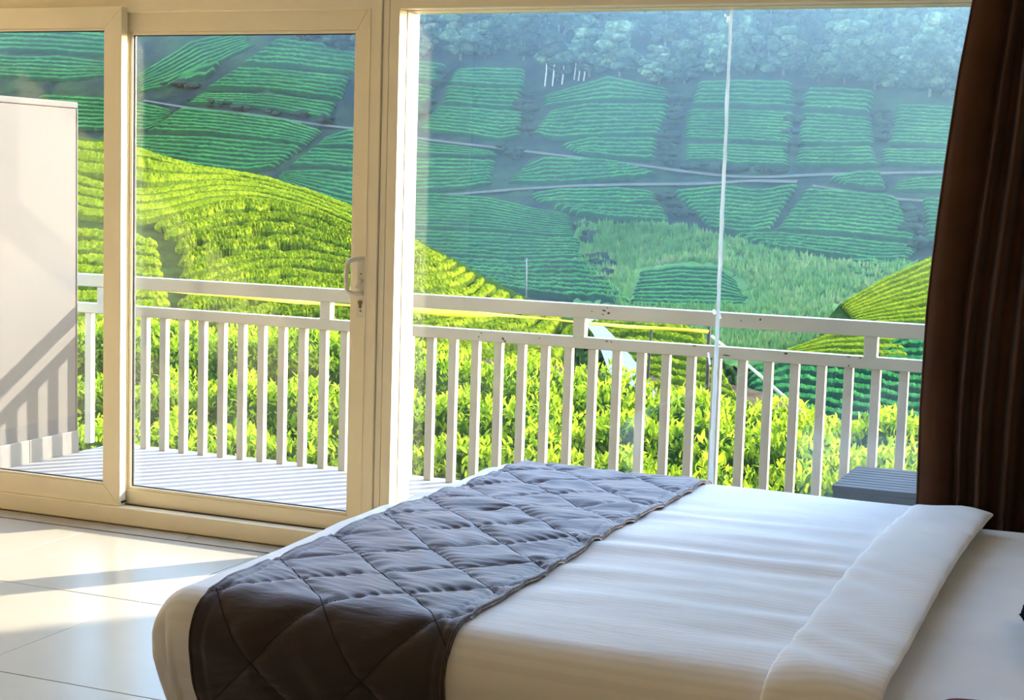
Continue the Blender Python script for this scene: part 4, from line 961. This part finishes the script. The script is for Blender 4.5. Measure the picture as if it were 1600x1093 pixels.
# a shoot: bud and three to five young leaves, shared by every hedge
def shoot_mesh(seed):
    rng = np.random.default_rng(seed); n_ = 7; an = np.arange(n_)*2.4+rng.uniform(0, 6); el = np.linspace(0.35, 1.25, n_)
    d = np.stack([np.cos(an)*np.cos(el), np.sin(an)*np.cos(el), np.sin(el)], -1)
    return leaves_mesh('shoot', np.stack([np.zeros(n_), np.zeros(n_), np.linspace(-.02, .03, n_)], -1), d, np.tile([0, 0, 1.0], (n_, 1))+rng.normal(0, .2, (n_, 3)), rng.uniform(.035, .07, n_), rng.uniform(.58, .95, n_))
SHOOT = [shoot_mesh(s_) for s_ in range(6)]
for me in SHOOT: me.materials.append(M['leaf'])
def tea_bush_row(label, crest_px, ys, width, density, z_drop, n_sh, seed):
    rng = np.random.default_rng(seed)
    C_ = np.array([at_y(px, py, y_) for (px, py), y_ in zip(crest_px, ys)]); n_ = 160
    d = np.r_[0, np.cumsum(np.linalg.norm(np.diff(C_, axis=0), axis=1))]; t_ = np.linspace(0, d[-1], n_)
    C_ = np.stack([np.interp(t_, d, C_[:, k]) for k in range(3)], -1)
    C_[:, 2] += -0.03+smooth_noise(n_, 7, 0.035); L = d[-1]
    root = empty('tea_bush', (float(C_[n_//2, 0]), float(C_[n_//2, 1]), float(C_[:, 2].min())-z_drop), label=label, cat='tea bush', group='leafy tea bushes along the balcony')
    tan = unit(np.gradient(C_, axis=0)*[1, 1, 0]); nor = np.stack([-tan[:, 1], tan[:, 0], np.zeros(n_)], -1)
    wv = width/2*(1+smooth_noise(n_, 6, 0.10))
    def surf(i, a):     # i: row sample, a: angle 0..pi across (0 = window side)
        ca, sa = np.cos(a), np.sin(a)
        off = -np.sign(ca)*np.abs(ca)**0.8*wv[i]; hz = np.abs(sa)**0.55
        lump = 0.05*np.sin(i*0.55+3*a)+0.04*np.sin(i*0.23-5*a+seed)
        p = C_[i]+nor[i]*off[..., None]; p[..., 2] += -z_drop*(1-hz)+lump
        nn = unit(nor[i]*(-ca)[..., None]+np.array([0, 0, 1.0])*(sa*0.9+0.15)[..., None]); return p, nn
    aa = np.linspace(0.02, math.pi-0.02, 15); I, A = np.meshgrid(np.arange(n_), aa, indexing='ij'); P, N = surf(I, A)
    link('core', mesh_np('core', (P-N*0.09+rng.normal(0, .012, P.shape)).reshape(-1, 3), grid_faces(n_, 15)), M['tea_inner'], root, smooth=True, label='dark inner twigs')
    nl = int(density*L*width*1.5); i_ = rng.uniform(0, n_-1, nl).astype(int); a_ = rng.uniform(0.04, 0.93, nl)*math.pi; p, N = surf(i_, a_)
    inward = rng.uniform(-.02, .14, nl); p = p-N*inward[:, None]; p += tan[i_]*rng.uniform(-.04, .04, nl)[:, None]
    dirs = unit(N*rng.uniform(.2, 1.0, nl)[:, None]+rng.normal(0, .55, (nl, 3))+np.array([0, 0, .45])); ups = unit(N+rng.normal(0, .4, (nl, 3)))
    height = np.sin(a_); tone = np.clip(0.24+0.50*height-4.0*np.maximum(inward, 0)+rng.normal(0, .17, nl), 0.02, .97)  # leaf tone darkened lower down and deeper in, painting in the gap shade
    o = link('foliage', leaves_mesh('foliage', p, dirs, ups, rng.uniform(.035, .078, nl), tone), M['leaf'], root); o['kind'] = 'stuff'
    i2 = rng.uniform(2, n_-3, n_sh).astype(int); a2 = rng.uniform(.12, .72, n_sh)*math.pi; p2, N2 = surf(i2, a2)
    for k in range(n_sh):
        s_ = place('shoot', SHOOT[k % 6], p2[k]+N2[k]*0.01, root); s_.rotation_euler = (rng.normal(0, .25)+.25*math.cos(a2[k]), rng.normal(0, .25), rng.uniform(0, 6.28)); s_.scale = (rng.uniform(.6, 1.0),)*3
    for k in range(10):
        i3 = int(n_*(k+.5)/10); b_ = C_[i3]
        link('stem', tube_me('stem', [b_+[0, 0, -z_drop-.05], b_+[.04, .02, -z_drop*.6], b_+[rng.uniform(-.2, .2), rng.uniform(-.2, .2), -.12]], [.03, .024, .012], 6), M['rust'], root)
    return root
PXB = [-60, 125, 300, 520, 700, 850, 1000, 1100, 1250, 1440, 1640]
tea_bush_row('tea bush row behind the others, its top edge against the hill and road', list(zip(PXB, [508, 506, 511, 521, 548, 573, 597, 622, 646, 662, 672])), [13.4, 13.2, 13.0, 12.7, 12.4, 12.1, 11.8, 11.5, 11.2, 10.8, 10.4], 1.3, 1300, 0.72, 290, 31)
tea_bush_row('middle tea bush row beyond the railing', list(zip(PXB, [588, 588, 592, 602, 618, 632, 650, 664, 688, 708, 730])), [10.9, 10.8, 10.7, 10.55, 10.4, 10.25, 10.1, 9.95, 9.75, 9.5, 9.2], 0.98, 1600, 0.70, 290, 32)
tea_bush_row('front tea bush row right against the balcony railing', list(zip(PXB, [664, 664, 668, 680, 694, 706, 720, 728, 744, 764, 780])), [9.15, 9.1, 9.05, 9.0, 8.95, 8.9, 8.85, 8.8, 8.75, 8.7, 8.65], 0.85, 1800, 0.72, 290, 33)

# --- posts, yellow tape and bamboo prop beyond the bushes
def pole(name, b_px, t_px, y_, r_, mat, **kw):
    a, b = at_y(*b_px, y_), at_y(*t_px, y_); a = a+(a-b)*0.6
    return link(name, tube_me(name, [a, a*.5+b*.5+[.004, 0, 0], b], r_, 8), M[mat], smooth=True, **kw)
pole('fence_post', (1103, 640), (1108, 506), 13.6, 0.017, 'rust', label='rusty iron post with tape tied on, behind the sealant line', cat='post')
pole('fence_post', (1012, 585), (1018, 514), 17.0, 0.014, 'rust', label='thin dark post beside the road', cat='post')
link('bamboo_pole', tube_me('bamboo_pole', [at_y(1112, 525, 13.5), at_y(1180, 580, 13.0), at_y(1262, 652, 12.4)], [.013, .014, .015], 8), M['bamboo'], smooth=True, label='pale bamboo pole leaning against the iron post', cat='pole')
tp = np.array([(250, 449, 12.9, 10), (300, 457, 12.9, 4), (360, 462, 12.9, 5), (420, 467, 12.9, 6), (470, 472, 12.9, 5), (530, 476, 13, 3), (600, 481, 13, 4), (660, 485, 13.1, 7), (700, 489, 13.1, 10), (740, 490.5, 13.1, 9), (780, 492, 13.1, 3), (850, 498, 13.2, 2.5), (910, 504, 13.3, 2.5), (980, 510, 13.4, 4), (1050, 514, 13.5, 4.5), (1107, 518, 13.57, 5)])
tt = np.linspace(0, len(tp)-1, 140); V = []
for k in tt:
    v_ = np.array([np.interp(k, np.arange(len(tp)), tp[:, c]) for c in range(4)]); h_ = v_[3]*1.3*13/2518/2; tw = 0.5+0.5*math.sin(k*2.1)
    for u in (-1, 0, 1):
        q = at_y(v_[0], v_[1], v_[2]); V.append(q+[0, u*0.02*tw+0.006*abs(u), u*h_])
me = mesh_np('warning_tape', V, grid_faces(140, 3)); 
tpo = link('warning_tape', me, M['tape'], smooth=True, label='sagging yellow plastic tape strung beyond the railing', cat='tape')
sm = tpo.modifiers.new('thick', 'SOLIDIFY'); sm.thickness = 0.003

# ================================================================== MORNING HAZE in the valley
def haze(name, dens, x0, x1, y0, y1, z0, z1, label):
    t = NT(name); v_ = t.add('ShaderNodeVolumeScatter'); v_.inputs['Color'].default_value = (0.42, 0.76, 0.98, 1); v_.inputs['Density'].default_value = dens; v_.inputs['Anisotropy'].default_value = 0.7
    t.link(v_.outputs[0], t.out.inputs['Volume'])
    link(name, box_me(name, x0, x1, y0, y1, z0, z1), t.m, label=label, cat='haze', kind='stuff')
haze('valley_mist', 0.0015, -85, 118, 124, 358, -58, 73, 'denser pale mist towards the curtain side of the valley')
haze('forest_mist', 0.0006, -418, 116, 128, 356, 16, 71, 'blue mist hanging in the forest above the plots')
